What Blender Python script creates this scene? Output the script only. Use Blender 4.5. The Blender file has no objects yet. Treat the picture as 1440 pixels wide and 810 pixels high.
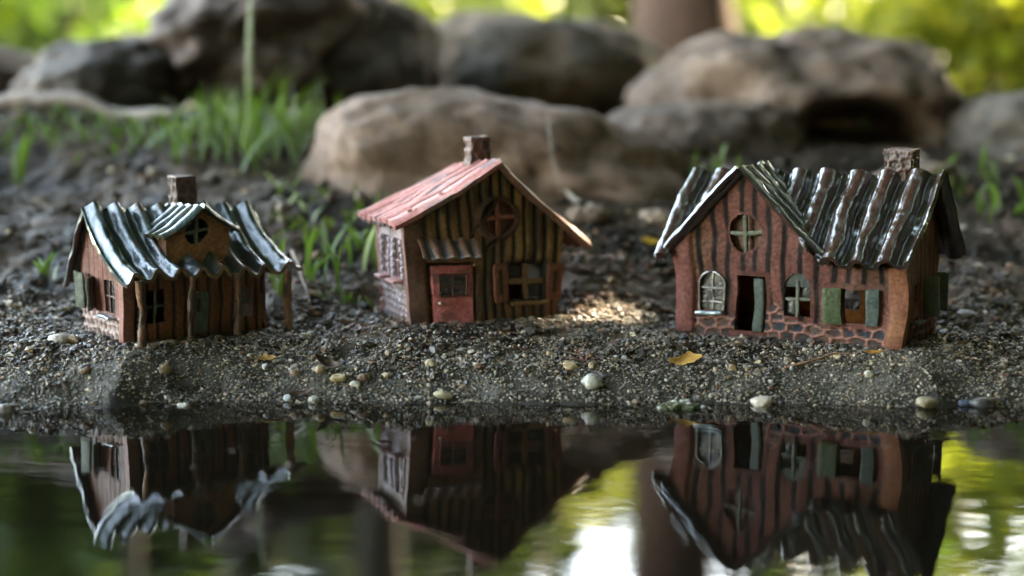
import bpy, math, random
import numpy as np
from mathutils import Vector, Matrix
random.seed(7)
RNG = np.random.default_rng(11)
scn = bpy.context.scene
COL = scn.collection
K = 0.01                       # everything below is written in centimetres

# ------------------------------------------------------------------ camera
F_PX, CX, CY, PITCH, CAM_H = 2000.0, 720.0, 405.0, math.atan(260 / 2000), 14.8
cam = bpy.data.cameras.new("camera")
cam.lens, cam.sensor_width = 50.0, 36.0
cam.clip_start, cam.clip_end = 0.02, 400.0
cam.dof.use_dof = True
cam.dof.focus_distance = 0.745
cam.dof.aperture_fstop = 3.1
camo = bpy.data.objects.new("camera", cam)
COL.objects.link(camo)
camo.location = (0, 0, CAM_H * K)
camo.rotation_euler = (math.pi / 2 - PITCH, 0, 0)
scn.camera = camo

# ------------------------------------------------------------------ sky, sun, exposure
SUN_EL, SUN_AZ = math.radians(43), math.radians(44)      # azimuth from +Y towards +X
SUN = np.array([math.cos(SUN_EL) * math.sin(SUN_AZ), math.cos(SUN_EL) * math.cos(SUN_AZ), math.sin(SUN_EL)])
w = bpy.data.worlds.new("World")
scn.world = w
w.use_nodes = True
nt = w.node_tree
bg = nt.nodes["Background"]
sky = nt.nodes.new("ShaderNodeTexSky")
sky.sky_type = 'NISHITA'
sky.sun_disc = False
sky.sun_elevation, sky.sun_rotation = SUN_EL, SUN_AZ
nt.links.new(sky.outputs[0], bg.inputs[0])
bg.inputs[1].default_value = 0.15
sl = bpy.data.lights.new("sun", 'SUN')
sl.energy, sl.angle, sl.color = 2.0, math.radians(0.5), (1.0, 0.955, 0.89)
so = bpy.data.objects.new("sun", sl)
COL.objects.link(so)
so.rotation_euler = Vector(SUN).to_track_quat('Z', 'Y').to_euler()
so.location = (2, 4, 6)
scn.view_settings.view_transform = 'Standard'
scn.view_settings.look = 'None'
scn.view_settings.gamma = 1
scn.view_settings.exposure = 5.0
scn.view_settings.use_white_balance = True          # camera balanced for the shade
scn.view_settings.white_balance_temperature = 9600
scn.view_settings.white_balance_tint = 8
scn.render.engine = 'CYCLES'
scn.cycles.max_bounces = 8
scn.cycles.transparent_max_bounces = 12
scn.cycles.caustics_reflective = False
scn.cycles.caustics_refractive = False
scn.cycles.sample_clamp_indirect = 4.0
scn.cycles.use_denoising = True

# ------------------------------------------------------------------ small maths
cp, sp = math.cos(PITCH), math.sin(PITCH)
def P(px, py, d):
    """world point (cm) seen at a pixel of the 1440x810 photograph, at depth y = d"""
    x, v = (px - CX) / F_PX, (CY - py) / F_PX
    dy, dz = cp + v * sp, -sp + v * cp
    t = d / dy
    return np.array([x * t, d, CAM_H + dz * t])

def _h(i, j, k, s):
    n = (i.astype(np.int64) * 374761393 + j.astype(np.int64) * 668265263 + k.astype(np.int64) * 2147483647 + s * 1274126177) & 0xFFFFFFFF
    n = ((n ^ (n >> 13)) * 1274126177) & 0xFFFFFFFF
    n = ((n ^ (n >> 16)) * 2246822519) & 0xFFFFFFFF
    return ((n ^ (n >> 15)) & 0xFFFFFF) / float(0xFFFFFF)
def noise(x, y, z=0.0, s=0):
    """value noise in -1..1, vectorised"""
    x, y, z = np.broadcast_arrays(np.asarray(x, float), np.asarray(y, float), np.asarray(z, float))
    i, j, k = np.floor(x), np.floor(y), np.floor(z)
    fx, fy, fz = x - i, y - j, z - k
    fx, fy, fz = [f * f * f * (f * (f * 6 - 15) + 10) for f in (fx, fy, fz)]
    r = 0
    for a in (0, 1):
        for b in (0, 1):
            for c in (0, 1):
                wgt = (fx if a else 1 - fx) * (fy if b else 1 - fy) * (fz if c else 1 - fz)
                r = r + wgt * _h(i + a, j + b, k + c, s)
    return r * 2 - 1
def fbm(x, y, z=0.0, s=0, o=4):
    r, a = 0, 1.0
    for q in range(o):
        r = r + a * noise(x * 2 ** q + 13.7 * q, y * 2 ** q + 5.1 * q, z * 2 ** q + 9.3 * q, s + q)
        a *= 0.5
    return r
def sstep(a, b, x):
    t = np.clip((x - a) / (b - a), 0, 1)
    return t * t * (3 - 2 * t)
def mix(a, b, t):
    a, b = np.asarray(a, float), np.asarray(b, float)
    t = np.asarray(t, float)[..., None]
    return a * (1 - t) + b * t
def worley(u, v, jit=0.7, s=3):
    """F1, F2 and the cell's random number on a jittered, row-shifted unit lattice"""
    i0, j0 = np.floor(u), np.floor(v)
    f1 = np.full(u.shape, 9.0); f2 = np.full(u.shape, 9.0); cid = np.zeros(u.shape)
    for a in (-1, 0, 1):
        for b in (-1, 0, 1):
            i, j = i0 + a, j0 + b
            z = np.zeros_like(i)
            cx = i + 0.5 + jit * (_h(i, j, z, s) - 0.5) * 0.7 + 0.5 * (j % 2) - 0.25
            cy = j + 0.5 + jit * (_h(i, j, z, s + 1) - 0.5) * 0.6
            d = np.hypot(u - cx, v - cy)
            r = _h(i, j, z, s + 2)
            near = d < f1
            f2 = np.where(near, f1, np.minimum(f2, d))
            cid = np.where(near, r, cid)
            f1 = np.where(near, d, f1)
    return f1, f2, cid

# ------------------------------------------------------------------ materials
def mat(name, base=(0.5, 0.5, 0.5), rough=0.5, attr=False, coat=0.0, coat_rough=0.05, bump=None, spec=0.5, mott=None, rvar=0.0, coat_ior=1.5):
    """Principled; attr: per-vertex pigment; bump: (scale per cm, strength); mott: (scale per cm, amount) value noise on the pigment"""
    m = bpy.data.materials.new(name)
    m.use_nodes = True
    n, l = m.node_tree.nodes, m.node_tree.links
    b = n["Principled BSDF"]
    b.inputs["Roughness"].default_value = rough
    b.inputs["Coat Weight"].default_value = coat
    b.inputs["Coat IOR"].default_value = coat_ior
    b.inputs["Coat Roughness"].default_value = coat_rough
    b.inputs["Specular IOR Level"].default_value = spec
    tc = n.new("ShaderNodeTexCoord")
    if attr:
        a = n.new("ShaderNodeAttribute"); a.attribute_name = "pigment"
        src = a.outputs["Color"]
    else:
        a = n.new("ShaderNodeRGB"); a.outputs[0].default_value = (*base, 1)
        src = a.outputs[0]
    if mott:
        t = n.new("ShaderNodeTexNoise"); t.inputs["Scale"].default_value = mott[0] * 100; t.inputs["Detail"].default_value = 6
        l.new(tc.outputs["Object"], t.inputs["Vector"])
        mr = n.new("ShaderNodeMapRange"); mr.inputs["From Min"].default_value = 0.3; mr.inputs["From Max"].default_value = 0.7
        mr.inputs["To Min"].default_value = 1 - mott[1]; mr.inputs["To Max"].default_value = 1 + mott[1]
        l.new(t.outputs["Fac"], mr.inputs["Value"])
        vm = n.new("ShaderNodeVectorMath"); vm.operation = 'SCALE'
        l.new(src, vm.inputs[0]); l.new(mr.outputs[0], vm.inputs["Scale"])
        src = vm.outputs[0]
        if rvar:
            m2 = n.new("ShaderNodeMapRange"); m2.inputs["From Min"].default_value = 0.35; m2.inputs["From Max"].default_value = 0.65
            m2.inputs["To Min"].default_value = rough - rvar; m2.inputs["To Max"].default_value = rough + rvar
            l.new(t.outputs["Fac"], m2.inputs["Value"]); l.new(m2.outputs[0], b.inputs["Roughness"])
    l.new(src, b.inputs["Base Color"])
    if bump:
        t = n.new("ShaderNodeTexNoise"); t.inputs["Scale"].default_value = bump[0] * 100; t.inputs["Detail"].default_value = 5
        l.new(tc.outputs["Object"], t.inputs["Vector"])
        bp = n.new("ShaderNodeBump"); bp.inputs["Strength"].default_value = bump[1]; bp.inputs["Distance"].default_value = 0.001
        l.new(t.outputs["Fac"], bp.inputs["Height"]); l.new(bp.outputs[0], b.inputs["Normal"])
        if coat:
            l.new(bp.outputs[0], b.inputs["Coat Normal"])
    return m
def leafmat(name, attr_name="pigment", trans=0.45, rough=0.45):
    m = bpy.data.materials.new(name); m.use_nodes = True
    n, l = m.node_tree.nodes, m.node_tree.links
    b = n["Principled BSDF"]; out = n["Material Output"]
    a = n.new("ShaderNodeAttribute"); a.attribute_name = attr_name
    l.new(a.outputs["Color"], b.inputs["Base Color"]); b.inputs["Roughness"].default_value = rough
    t = n.new("ShaderNodeBsdfTranslucent")
    hs = n.new("ShaderNodeHueSaturation"); hs.inputs["Value"].default_value = 1.5; hs.inputs["Saturation"].default_value = 1.05
    l.new(a.outputs["Color"], hs.inputs["Color"]); l.new(hs.outputs[0], t.inputs["Color"])
    mx = n.new("ShaderNodeMixShader"); mx.inputs[0].default_value = trans
    l.new(b.outputs[0], mx.inputs[1]); l.new(t.outputs[0], mx.inputs[2]); l.new(mx.outputs[0], out.inputs["Surface"])
    return m
M = {}
M['clay'] = mat("glazed_clay_wall", attr=True, rough=0.45, coat=0.10, coat_rough=0.12, bump=(5, 0.4), mott=(5, 0.3), spec=0.16)
M['claym'] = mat("matt_pored_clay", attr=True, rough=0.6, coat=0.03, coat_rough=0.15, bump=(6, 0.4), mott=(5, 0.35), spec=0.06)
M['glossy'] = mat("wet_dark_glaze", attr=True, rough=0.3, coat=1.0, coat_rough=0.04, bump=(1.9, 0.55), mott=(4, 0.35), coat_ior=2.0)
M['teal'] = mat("teal_variegated_glaze", attr=True, rough=0.34, coat=1.0, coat_rough=0.15, bump=(1.9, 0.7), mott=(3, 0.5), coat_ior=1.62)
M['matteroof'] = mat("pink_slip_roof", attr=True, rough=0.5, coat=0.12, coat_rough=0.25, bump=(7, 0.5), mott=(5, 0.2))
M['chim'] = mat("rough_brick_clay", attr=True, rough=0.5, coat=0.25, coat_rough=0.2, bump=(8, 0.8), mott=(6, 0.3))
M['glass'] = mat("window_glass_glaze", base=(0.035, 0.03, 0.032), rough=0.16, coat=0.0, bump=(3, 0.8), spec=0.3)
M['rock'] = mat("granite_boulder", attr=True, rough=0.8, bump=(2.2, 1.0), mott=(1.2, 0.25))
M['soil'] = mat("wet_soil", attr=True, rough=0.55, bump=(9, 0.9), mott=(6, 0.45), rvar=0.2, spec=0.22)
M['grain'] = mat("gravel_grain", attr=True, rough=0.32, bump=(14, 0.4), spec=0.55)
M['pebble'] = mat("pebble_stone", attr=True, rough=0.4, bump=(10, 0.4), mott=(5, 0.25))
M['bark'] = mat("tree_bark", attr=True, rough=0.85, bump=(1.0, 1.0), mott=(0.5, 0.35))
M['twig'] = mat("dead_wood", attr=True, rough=0.65, bump=(9, 0.7), mott=(5, 0.3))
M['leaf'] = leafmat("sunlit_leaf")
M['grass'] = leafmat("grass_blade", trans=0.35, rough=0.35)
M['litter'] = leafmat("dead_leaf", trans=0.15, rough=0.5)
M['moss'] = mat("wet_moss", attr=True, rough=0.6, bump=(12, 0.8))

# water: mirror by Fresnel over a dark tea-coloured clear layer
wm = bpy.data.materials.new("puddle_water"); wm.use_nodes = True
n, l = wm.node_tree.nodes, wm.node_tree.links
n.remove(n["Principled BSDF"])
gl = n.new("ShaderNodeBsdfGlossy"); gl.inputs["Roughness"].default_value = 0.012; gl.inputs["Color"].default_value = (1, 1, 1, 1)
tr = n.new("ShaderNodeBsdfTransparent"); tr.inputs["Color"].default_value = (0.45, 0.37, 0.28, 1)
fr = n.new("ShaderNodeFresnel"); fr.inputs["IOR"].default_value = 1.42
mx = n.new("ShaderNodeMixShader")
tc = n.new("ShaderNodeTexCoord")
mp = n.new("ShaderNodeMapping"); mp.inputs["Scale"].default_value = (11, 50, 1)
t1 = n.new("ShaderNodeTexNoise"); t1.inputs["Scale"].default_value = 1.0; t1.inputs["Detail"].default_value = 2.5
l.new(tc.outputs["Object"], mp.inputs["Vector"]); l.new(mp.outputs[0], t1.inputs["Vector"])
mp2 = n.new("ShaderNodeMapping"); mp2.inputs["Scale"].default_value = (60, 200, 1)
t2 = n.new("ShaderNodeTexNoise"); t2.inputs["Scale"].default_value = 1.0; t2.inputs["Detail"].default_value = 1.0
l.new(tc.outputs["Object"], mp2.inputs["Vector"]); l.new(mp2.outputs[0], t2.inputs["Vector"])
b1 = n.new("ShaderNodeBump"); b1.inputs["Strength"].default_value = 1.0; b1.inputs["Distance"].default_value = 0.00016
b2 = n.new("ShaderNodeBump"); b2.inputs["Strength"].default_value = 1.0; b2.inputs["Distance"].default_value = 0.000008
l.new(t1.outputs["Fac"], b1.inputs["Height"]); l.new(t2.outputs["Fac"], b2.inputs["Height"]); l.new(b1.outputs[0], b2.inputs["Normal"])
for q in (gl, fr):
    l.new(b2.outputs[0], q.inputs["Normal"])
silt = n.new("ShaderNodeBsdfDiffuse"); silt.inputs["Color"].default_value = (0.055, 0.045, 0.034, 1)
murk = n.new("ShaderNodeMixShader"); murk.inputs[0].default_value = 0.07
l.new(tr.outputs[0], murk.inputs[1]); l.new(silt.outputs[0], murk.inputs[2])
l.new(fr.outputs[0], mx.inputs[0]); l.new(murk.outputs[0], mx.inputs[1]); l.new(gl.outputs[0], mx.inputs[2])
l.new(mx.outputs[0], n["Material Output"].inputs["Surface"])
M['water'] = wm

# ------------------------------------------------------------------ mesh builder
class MB:
    def __init__(s):
        s.v, s.f, s.c, s.n = [], [], [], 0
    def add(s, v, f, c):
        v = np.asarray(v, float).reshape(-1, 3)
        c = np.asarray(c, float)
        if c.ndim == 1:
            c = np.tile(c, (len(v), 1))
        s.v.append(v); s.c.append(c.reshape(-1, 3))
        f = np.asarray(f, int)
        s.f.append(f + s.n)
        s.n += len(v)
        return s
    def xf(s, fn):
        s.v = [fn(v) for v in s.v]
        return s
    def build(s, name, m, parent=None, smooth=True, loc=None):
        v = np.concatenate(s.v) * K
        c = np.concatenate(s.c)
        me = bpy.data.meshes.new(name)
        nl = sum(f.size for f in s.f)
        me.vertices.add(len(v)); me.vertices.foreach_set("co", v.ravel())
        me.loops.add(nl)
        me.loops.foreach_set("vertex_index", np.concatenate([f.ravel() for f in s.f]).astype(np.int32))
        cnt = np.concatenate([np.full(len(f), f.shape[1]) for f in s.f])
        me.polygons.add(len(cnt))
        st = np.concatenate([[0], np.cumsum(cnt)[:-1]])
        me.polygons.foreach_set("loop_start", st.astype(np.int32))
        me.polygons.foreach_set("loop_total", cnt.astype(np.int32))
        me.polygons.foreach_set("use_smooth", np.full(len(cnt), smooth))
        me.update(calc_edges=True); me.validate()
        at = me.color_attributes.new("pigment", 'FLOAT_COLOR', 'POINT')
        at.data.foreach_set("color", np.concatenate([c, np.ones((len(c), 1))], 1).astype(np.float32).ravel())
        me.materials.append(M[m])
        o = bpy.data.objects.new(name, me)
        COL.objects.link(o)
        if parent:
            o.parent = parent
        if loc is not None:
            o.location = np.asarray(loc) * K
        return o
def tag(o, label=None, cat=None, group=None, kind=None):
    for k_, v_ in (("label", label), ("category", cat), ("group", group), ("kind", kind)):
        if v_:
            o[k_] = v_
    return o
def empty(name, label, cat, loc=(0, 0, 0), rot=(0, 0, 0), group=None):
    o = bpy.data.objects.new(name, None)
    o.empty_display_size = 0.01
    COL.objects.link(o)
    o.location = np.asarray(loc, float) * K
    o.rotation_euler = rot
    return tag(o, label, cat, group)

def quads(nu, nv, flip=False):
    i, j = np.meshgrid(np.arange(nu - 1), np.arange(nv - 1), indexing='ij')
    a = (i * nv + j).ravel()
    q = np.stack([a, a + nv, a + nv + 1, a + 1], 1)
    return q[:, ::-1] if flip else q
def sheet(mb, Pm, Nm, th, Cm, Cu=None):
    """thick curved sheet from a grid of points and normals; pigment above Cm, beneath Cu"""
    nu, nv = Pm.shape[:2]
    th = np.asarray(th)
    L = Pm - Nm * (th[..., None] if th.ndim else th)
    if Cu is None:
        Cu = Cm * 0.5
    Cu = np.broadcast_to(np.asarray(Cu, float), Pm.shape)
    mb.add(Pm, quads(nu, nv), Cm); mb.add(L, quads(nu, nv, True), Cu)
    for (A, B, ca, cb) in ((Pm[0], L[0], Cm[0], Cu[0]), (Pm[-1], L[-1], Cm[-1], Cu[-1]), (Pm[:, 0], L[:, 0], Cm[:, 0], Cu[:, 0]), (Pm[:, -1], L[:, -1], Cm[:, -1], Cu[:, -1])):
        g = np.stack([A, (A + B) / 2, B], 1)
        mb.add(g, quads(len(A), 3), np.stack([ca, ca, cb * .4 + ca * .6], 1))
    return mb
def gridnormals(Pm):
    du = np.gradient(Pm, axis=0); dv = np.gradient(Pm, axis=1)
    N = np.cross(du, dv)
    return N / np.maximum(np.linalg.norm(N, axis=2, keepdims=True), 1e-9)
def rbox(mb, c, half, col, r=0.1, n=5, wob=0.03, rot=None, s=0):
    """rounded, slightly uneven clay block"""
    half = np.asarray(half, float); r = min(r, half.min() * 0.98)
    t = np.linspace(-1, 1, n + 1)
    for ax in range(3):
        for sg in (-1, 1):
            a, b = np.meshgrid(t, t, indexing='ij')
            p = np.zeros(a.shape + (3,)); p[..., ax] = sg; p[..., (ax + 1) % 3] = a; p[..., (ax + 2) % 3] = b
            q = p * half
            inner = np.clip(q, -(half - r), half - r)
            d = q - inner
            d = d / np.maximum(np.linalg.norm(d, axis=2, keepdims=True), 1e-9)
            q = inner + d * r
            if wob:
                cc = np.asarray(c, float)
                for k_ in range(3):
                    q[..., k_] += wob * noise((q[..., 0] + cc[0]) * 1.7, (q[..., 1] + cc[1]) * 1.7, (q[..., 2] + cc[2]) * 1.7, s + k_)
            if rot is not None:
                q = q @ np.asarray(rot).T
            q = q + np.asarray(c)
            if callable(col):
                cl = col(q)
            else:
                cl = np.broadcast_to(np.asarray(col, float), q.shape)
            mb.add(q, quads(n + 1, n + 1, sg < 0), cl)
    return mb
def rz(a):
    return np.array([[math.cos(a), -math.sin(a), 0], [math.sin(a), math.cos(a), 0], [0, 0, 1]])
def tube(mb, pts, rad, col, seg=10, wob=0.0, s=0):
    pts = np.asarray(pts, float); n = len(pts)
    rad = np.broadcast_to(np.asarray(rad, float), (n,))
    tg = np.gradient(pts, axis=0); tg /= np.maximum(np.linalg.norm(tg, axis=1, keepdims=True), 1e-9)
    up = np.array([0, 0, 1.0]) if abs(tg[0][2]) < 0.9 else np.array([1.0, 0, 0])
    a = np.cross(tg, up); a /= np.linalg.norm(a, axis=1, keepdims=True); b = np.cross(tg, a)
    th = np.linspace(0, 2 * math.pi, seg, endpoint=False)
    R = rad[:, None, None] * (np.cos(th)[None, :, None] * a[:, None] + np.sin(th)[None, :, None] * b[:, None])
    if wob:
        R = R * (1 + wob * noise(pts[:, None, 0] * 2 + np.cos(th) * 1.5, pts[:, None, 1] * 2 + np.sin(th) * 1.5, pts[:, None, 2] * 2, s))[..., None]
    V = (pts[:, None] + R).reshape(-1, 3)
    i, j = np.meshgrid(np.arange(n - 1), np.arange(seg), indexing='ij')
    q = np.stack([i * seg + j, i * seg + (j + 1) % seg, (i + 1) * seg + (j + 1) % seg, (i + 1) * seg + j], -1).reshape(-1, 4)
    cl = col(V) if callable(col) else col
    mb.add(V, q, cl)
    for e, p in ((0, pts[0]), (n - 1, pts[-1])):
        ring = V[e * seg:(e + 1) * seg]
        c0 = cl if np.ndim(cl) == 1 else cl[e * seg]
        mb.add(np.vstack([ring, p[None]]), np.array([[k_, (k_ + 1) % seg, seg] for k_ in range(seg)]), c0)
    return mb
def inhole(h, u, v):
    if h[0] == 'rect':
        return (u > h[1]) & (u < h[2]) & (v > h[3]) & (v < h[4])
    if h[0] == 'circ':
        return np.hypot(u - h[1], v - h[2]) < h[3]
    r = (h[2] - h[1]) / 2; cu = (h[1] + h[2]) / 2; cv = h[4] - r
    return ((u > h[1]) & (u < h[2]) & (v > h[3]) & (v <= cv)) | ((np.hypot(u - cu, v - cv) < r) & (v > cv))
def panel(mb, u0, u1, v0, top, fmap, hf, cf, th=0.35, holes=(), step=0.085, inner=(0.10, 0.045, 0.03)):
    """one wall slab in (u along, v up); relief hf(u,v), pigment cf(u,v,h), real openings; fmap puts it in the house"""
    vmax = float(np.max(top(np.linspace(u0, u1, 60))))
    us = set(np.linspace(u0, u1, int((u1 - u0) / step) + 1)); vs = set(np.linspace(v0, vmax, int((vmax - v0) / step) + 1))
    def snap(S, x):
        S2 = {q for q in S if abs(q - x) > step * 0.45}
        S2.add(x)
        return S2
    for h in holes:
        if h[0] != 'circ':
            us = snap(snap(us, h[1]), h[2]); vs = snap(snap(vs, h[3]), h[4])
    us, vs = np.array(sorted(us)), np.array(sorted(vs))
    U, V = np.meshgrid(us, vs, indexing='ij')
    for h in holes:
        if h[0] == 'circ':
            cu, cv, r, msk = h[1], h[2], h[3], True
        elif h[0] == 'arch':
            r = (h[2] - h[1]) / 2; cu = (h[1] + h[2]) / 2; cv = h[4] - r; msk = V > cv
        else:
            continue
        d = np.hypot(U - cu, V - cv)
        near = (np.abs(d - r) < step * 0.55) & msk
        U = np.where(near, cu + (U - cu) * r / np.maximum(d, 1e-6), U); V = np.where(near, cv + (V - cv) * r / np.maximum(d, 1e-6), V)
    Uc = (U[1:, 1:] + U[:-1, :-1] + U[1:, :-1] + U[:-1, 1:]) / 4; Vc = (V[1:, 1:] + V[:-1, :-1] + V[1:, :-1] + V[:-1, 1:]) / 4
    keep = Vc < top(Uc)
    for h in holes:
        keep &= ~inhole(h, Uc, Vc)
    Hh = hf(U, V); Cc = cf(U, V, Hh)
    nu, nv = U.shape
    q = quads(nu, nv).reshape(nu - 1, nv - 1, 4)[keep]
    A = fmap(U, V, Hh).reshape(-1, 3); B = fmap(U, V, np.full(U.shape, -th)).reshape(-1, 3); Cc = Cc.reshape(-1, 3)
    mb.add(A, q, Cc); mb.add(B, q[:, ::-1], np.asarray(inner))
    kp = np.zeros((nu + 1, nv + 1), bool); kp[1:-1, 1:-1] = keep
    e = []
    for i in range(nu):
        for j in range(nv - 1):
            if kp[i, j + 1] != kp[i + 1, j + 1]:
                e.append((i * nv + j, i * nv + j + 1))
    for i in range(nu - 1):
        for j in range(nv):
            if kp[i + 1, j] != kp[i + 1, j + 1]:
                e.append((i * nv + j, (i + 1) * nv + j))
    e = np.array(e)
    g = np.stack([A[e[:, 0]], A[e[:, 1]], B[e[:, 1]], B[e[:, 0]]], 1).reshape(-1, 3)
    ce = np.stack([Cc[e[:, 0]], Cc[e[:, 1]], Cc[e[:, 1]] * .6, Cc[e[:, 0]] * .6], 1).reshape(-1, 3)
    mb.add(g, np.arange(len(g)).reshape(-1, 4), ce)
    return mb
def leaves(mb, cen, size, cols, flat=0.0, fold=0.25):
    """one small folded leaf per centre"""
    n = len(cen)
    d = RNG.normal(size=(n, 3)); d[:, 2] *= (1 - flat); d /= np.linalg.norm(d, axis=1, keepdims=True)
    e = np.cross(d, RNG.normal(size=(n, 3))); e /= np.linalg.norm(e, axis=1, keepdims=True)
    nn = np.cross(d, e)
    s_ = np.asarray(size).reshape(-1, 1) * np.ones((n, 1))
    tip0, tip1 = cen - d * s_ * 0.5, cen + d * s_ * 0.5
    mid = cen - d * s_ * 0.05
    l_ = mid + e * s_ * 0.27 + nn * s_ * fold * 0.3; r_ = mid - e * s_ * 0.27 + nn * s_ * fold * 0.3
    V = np.stack([tip0, l_, tip1, r_], 1).reshape(-1, 3)
    b = np.arange(n)[:, None] * 4
    f = np.concatenate([b + [0, 1, 2], b + [0, 2, 3]], 0)
    mb.add(V, f, np.repeat(cols, 4, 0))
    return mb

# ================================================================== THE SETTING
HOUSES = {   # pixel of the front left wall corner, depth, yaw, footprint in house coordinates
    'L': dict(px=(176, 485), d=73.8, yaw=39, fp=(-0.3, 9.0, -2.0, 5.6)),
    'M': dict(px=(578, 459), d=77.6, yaw=22, fp=(-0.2, 9.0, -0.9, 5.5)),
    'R': dict(px=(955, 470), d=79.3, yaw=-32, fp=(-0.4, 13.2, -0.6, 6.2)),
}
for h in HOUSES.values():
    h['o'] = P(*h['px'], h['d'])
def shore(x):
    return 0.5 * noise(x * 0.09, 3.3, 0, 5) + 0.5 * noise(x * 0.33, 1.3, 0, 6) + 0.10 * noise(x * 1.1, 2, 0, 8) - 1.5 * sstep(-15, -26, x)
PY = np.array([-20000, -400, -60, 4, 14, 40, 60, 66, 69.3, 70.5, 72, 75, 80, 84, 88, 95, 100, 110, 130, 160, 250, 600, 30000.])
PZ = np.array([14, 12, 5, 1.2, -1.5, -4.5, -2.8, -1.0, 0, 0.52, 1.25, 2.1, 2.6, 3.2, 4.2, 6.5, 7.8, 9.8, 12., 13.2, 13.6, 13.2, 12.])
def zg(x, y, fine=True):
    x = np.asarray(x, float); y = np.asarray(y, float)
    k_ = np.exp(-((y - 70) / 9.0) ** 2)
    yy = y - shore(x) * k_
    z = np.interp(yy, PY, PZ)
    z2 = (np.interp(yy - 2.5, PY, PZ) + np.interp(yy + 2.5, PY, PZ) + z) / 3
    t = sstep(78, 84, yy); z = z * (1 - t) + z2 * t
    side = sstep(60, 110, np.abs(x)) * (y < 75) * (y > -20)
    z = z + side * 6.0
    z = z - 0.25 * sstep(5, 12, x) * sstep(74, 78, y)
    far = sstep(76, 95, y)
    z = z + (0.10 + 0.55 * far) * fbm(x * 0.13, y * 0.13, 0, 21, 3) * sstep(66, 74, yy)
    if fine:
        z = z + 0.16 * fbm(x * 0.55, y * 0.75, 0, 36, 3) * sstep(67, 70, yy) * sstep(80, 74, yy)
        a = 0.05 + 0.16 * sstep(71.5, 75, yy)
        z = z + 0.30 * sstep(80, 92, y) * np.abs(fbm(x * 0.55, y * 0.55, 0, 41, 3)) * (y < 200)
        z = z + a * fbm(x * 0.9, y * 0.9, 0, 31, 3) + a * 0.35 * noise(x * 3.1, y * 3.1, 0, 35)
    z = z + 3.3 * np.exp(-((y - 119) / 11.0) ** 2) * sstep(-10, -30, x)
    for h in HOUSES.values():
        a = math.radians(h['yaw']); dx, dy = x - h['o'][0], y - h['o'][1]
        X = dx * math.cos(a) + dy * math.sin(a); Y = -dx * math.sin(a) + dy * math.cos(a)
        f = h['fp']
        e = np.maximum(np.maximum(f[0] - X, X - f[1]), np.maximum(f[2] - Y, Y - f[3]))
        t = sstep(3.4, -0.2, e)
        lift = 0.05 * (fbm(x * 1.6, y * 1.6, 0, 77, 2) if fine else 0)
        tilt = 0.018 * X if h is HOUSES['R'] else 0
        z = z * (1 - t) + (h['o'][2] + 0.04 + tilt + lift) * t
    return z
def G(px, py):
    lo, hi = 58.0, 240.0
    d = np.linspace(lo, hi, 1500)
    pts = np.stack([P(px, py, q) for q in d])
    below = pts[:, 2] <= zg(pts[:, 0], pts[:, 1], False)
    i = int(np.argmax(below)) if below.any() else len(d) - 1
    p = pts[i].copy(); p[2] = float(zg(p[0], p[1]))
    return p

def lines(a, b, st, far, grow=1.16):
    mid = list(np.arange(a, b + 1e-6, st)); s_ = st; q = a; L = []
    while q > -far:
        s_ *= grow; q -= s_; L.append(q)
    s_ = st; q = b; R = []
    while q < far:
        s_ *= grow; q += s_; R.append(q)
    return np.array(L[::-1] + mid + R)
xs = lines(-34, 34, 0.2, 25000)
ys = np.concatenate([lines(64, 64.1, 0.25, 20000)[:-1], np.arange(64.3, 96, 0.2), np.arange(96, 135, 0.5)])
ys = ys[ys <= 134.9]; ys = np.unique(np.concatenate([ys[(ys < 64.2)], np.arange(64.3, 96, 0.2), np.arange(96, 135, 0.5), lines(135, 135.5, 0.6, 25000)[lines(135, 135.5, 0.6, 25000) >= 135]]))
X, Y = np.meshgrid(xs, ys, indexing='ij')
Z = zg(X, Y)
Cn = fbm(X * 0.25, Y * 0.25, 0, 50, 4)
sand = mix((0.062, 0.052, 0.041), (0.11, 0.093, 0.072), 0.5 + 0.5 * noise(X * 1.3, Y * 1.3, 0, 52))
dark = mix((0.015, 0.010, 0.007), (0.08, 0.05, 0.031), sstep(-0.5, 0.9, Cn))
yy = Y - shore(X)
C = mix(sand, dark, sstep(71.6, 74.2, yy + 0.9 * noise(X * 0.35, Y * 0.35, 0, 55)))
C = mix(C, np.broadcast_to((0.028, 0.022, 0.016), C.shape), sstep(70.6, 69.5, yy + 0.5 * noise(X * 0.8, Y * 0.8, 0, 61)) * 0.85)
C = mix(C, np.broadcast_to((0.035, 0.026, 0.018), C.shape), sstep(0.15, 0.5, fbm(X * 0.45, Y * 0.7, 0, 62, 3)) * sstep(74.5, 73, yy) * 0.7)
moss = sstep(24.5, 26.5, X + 0.6 * noise(X * .9, Y * .9, 0, 58)) * sstep(72.2, 70.3, yy)
C = mix(C, np.broadcast_to((0.085, 0.10, 0.03), C.shape), moss * 0.8)
C = mix(C, np.broadcast_to((0.13, 0.085, 0.065), C.shape), sstep(0.1, 0.7, noise(X * 0.5, Y * 0.8, 0, 59)) * sstep(80, 86, Y) * 0.45)
C = mix(C, np.broadcast_to((0.035, 0.035, 0.018), C.shape), sstep(150, 260, Y))
mb = MB(); mb.add(np.stack([X, Y, Z], -1), quads(len(xs), len(ys)), C)
tag(mb.build("ground", 'soil'), "wet gravelly soil sloping down to the puddle", "ground", None, "structure")
mb = MB(); mb.add([[-160, -10, 0], [160, -10, 0], [160, 90, 0], [-160, 90, 0]], [[0, 1, 2, 3]], (0.1, 0.1, 0.1))
tag(mb.build("water", 'water', smooth=False), "still dark puddle mirroring the three clay houses", "water", None, "structure")

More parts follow.
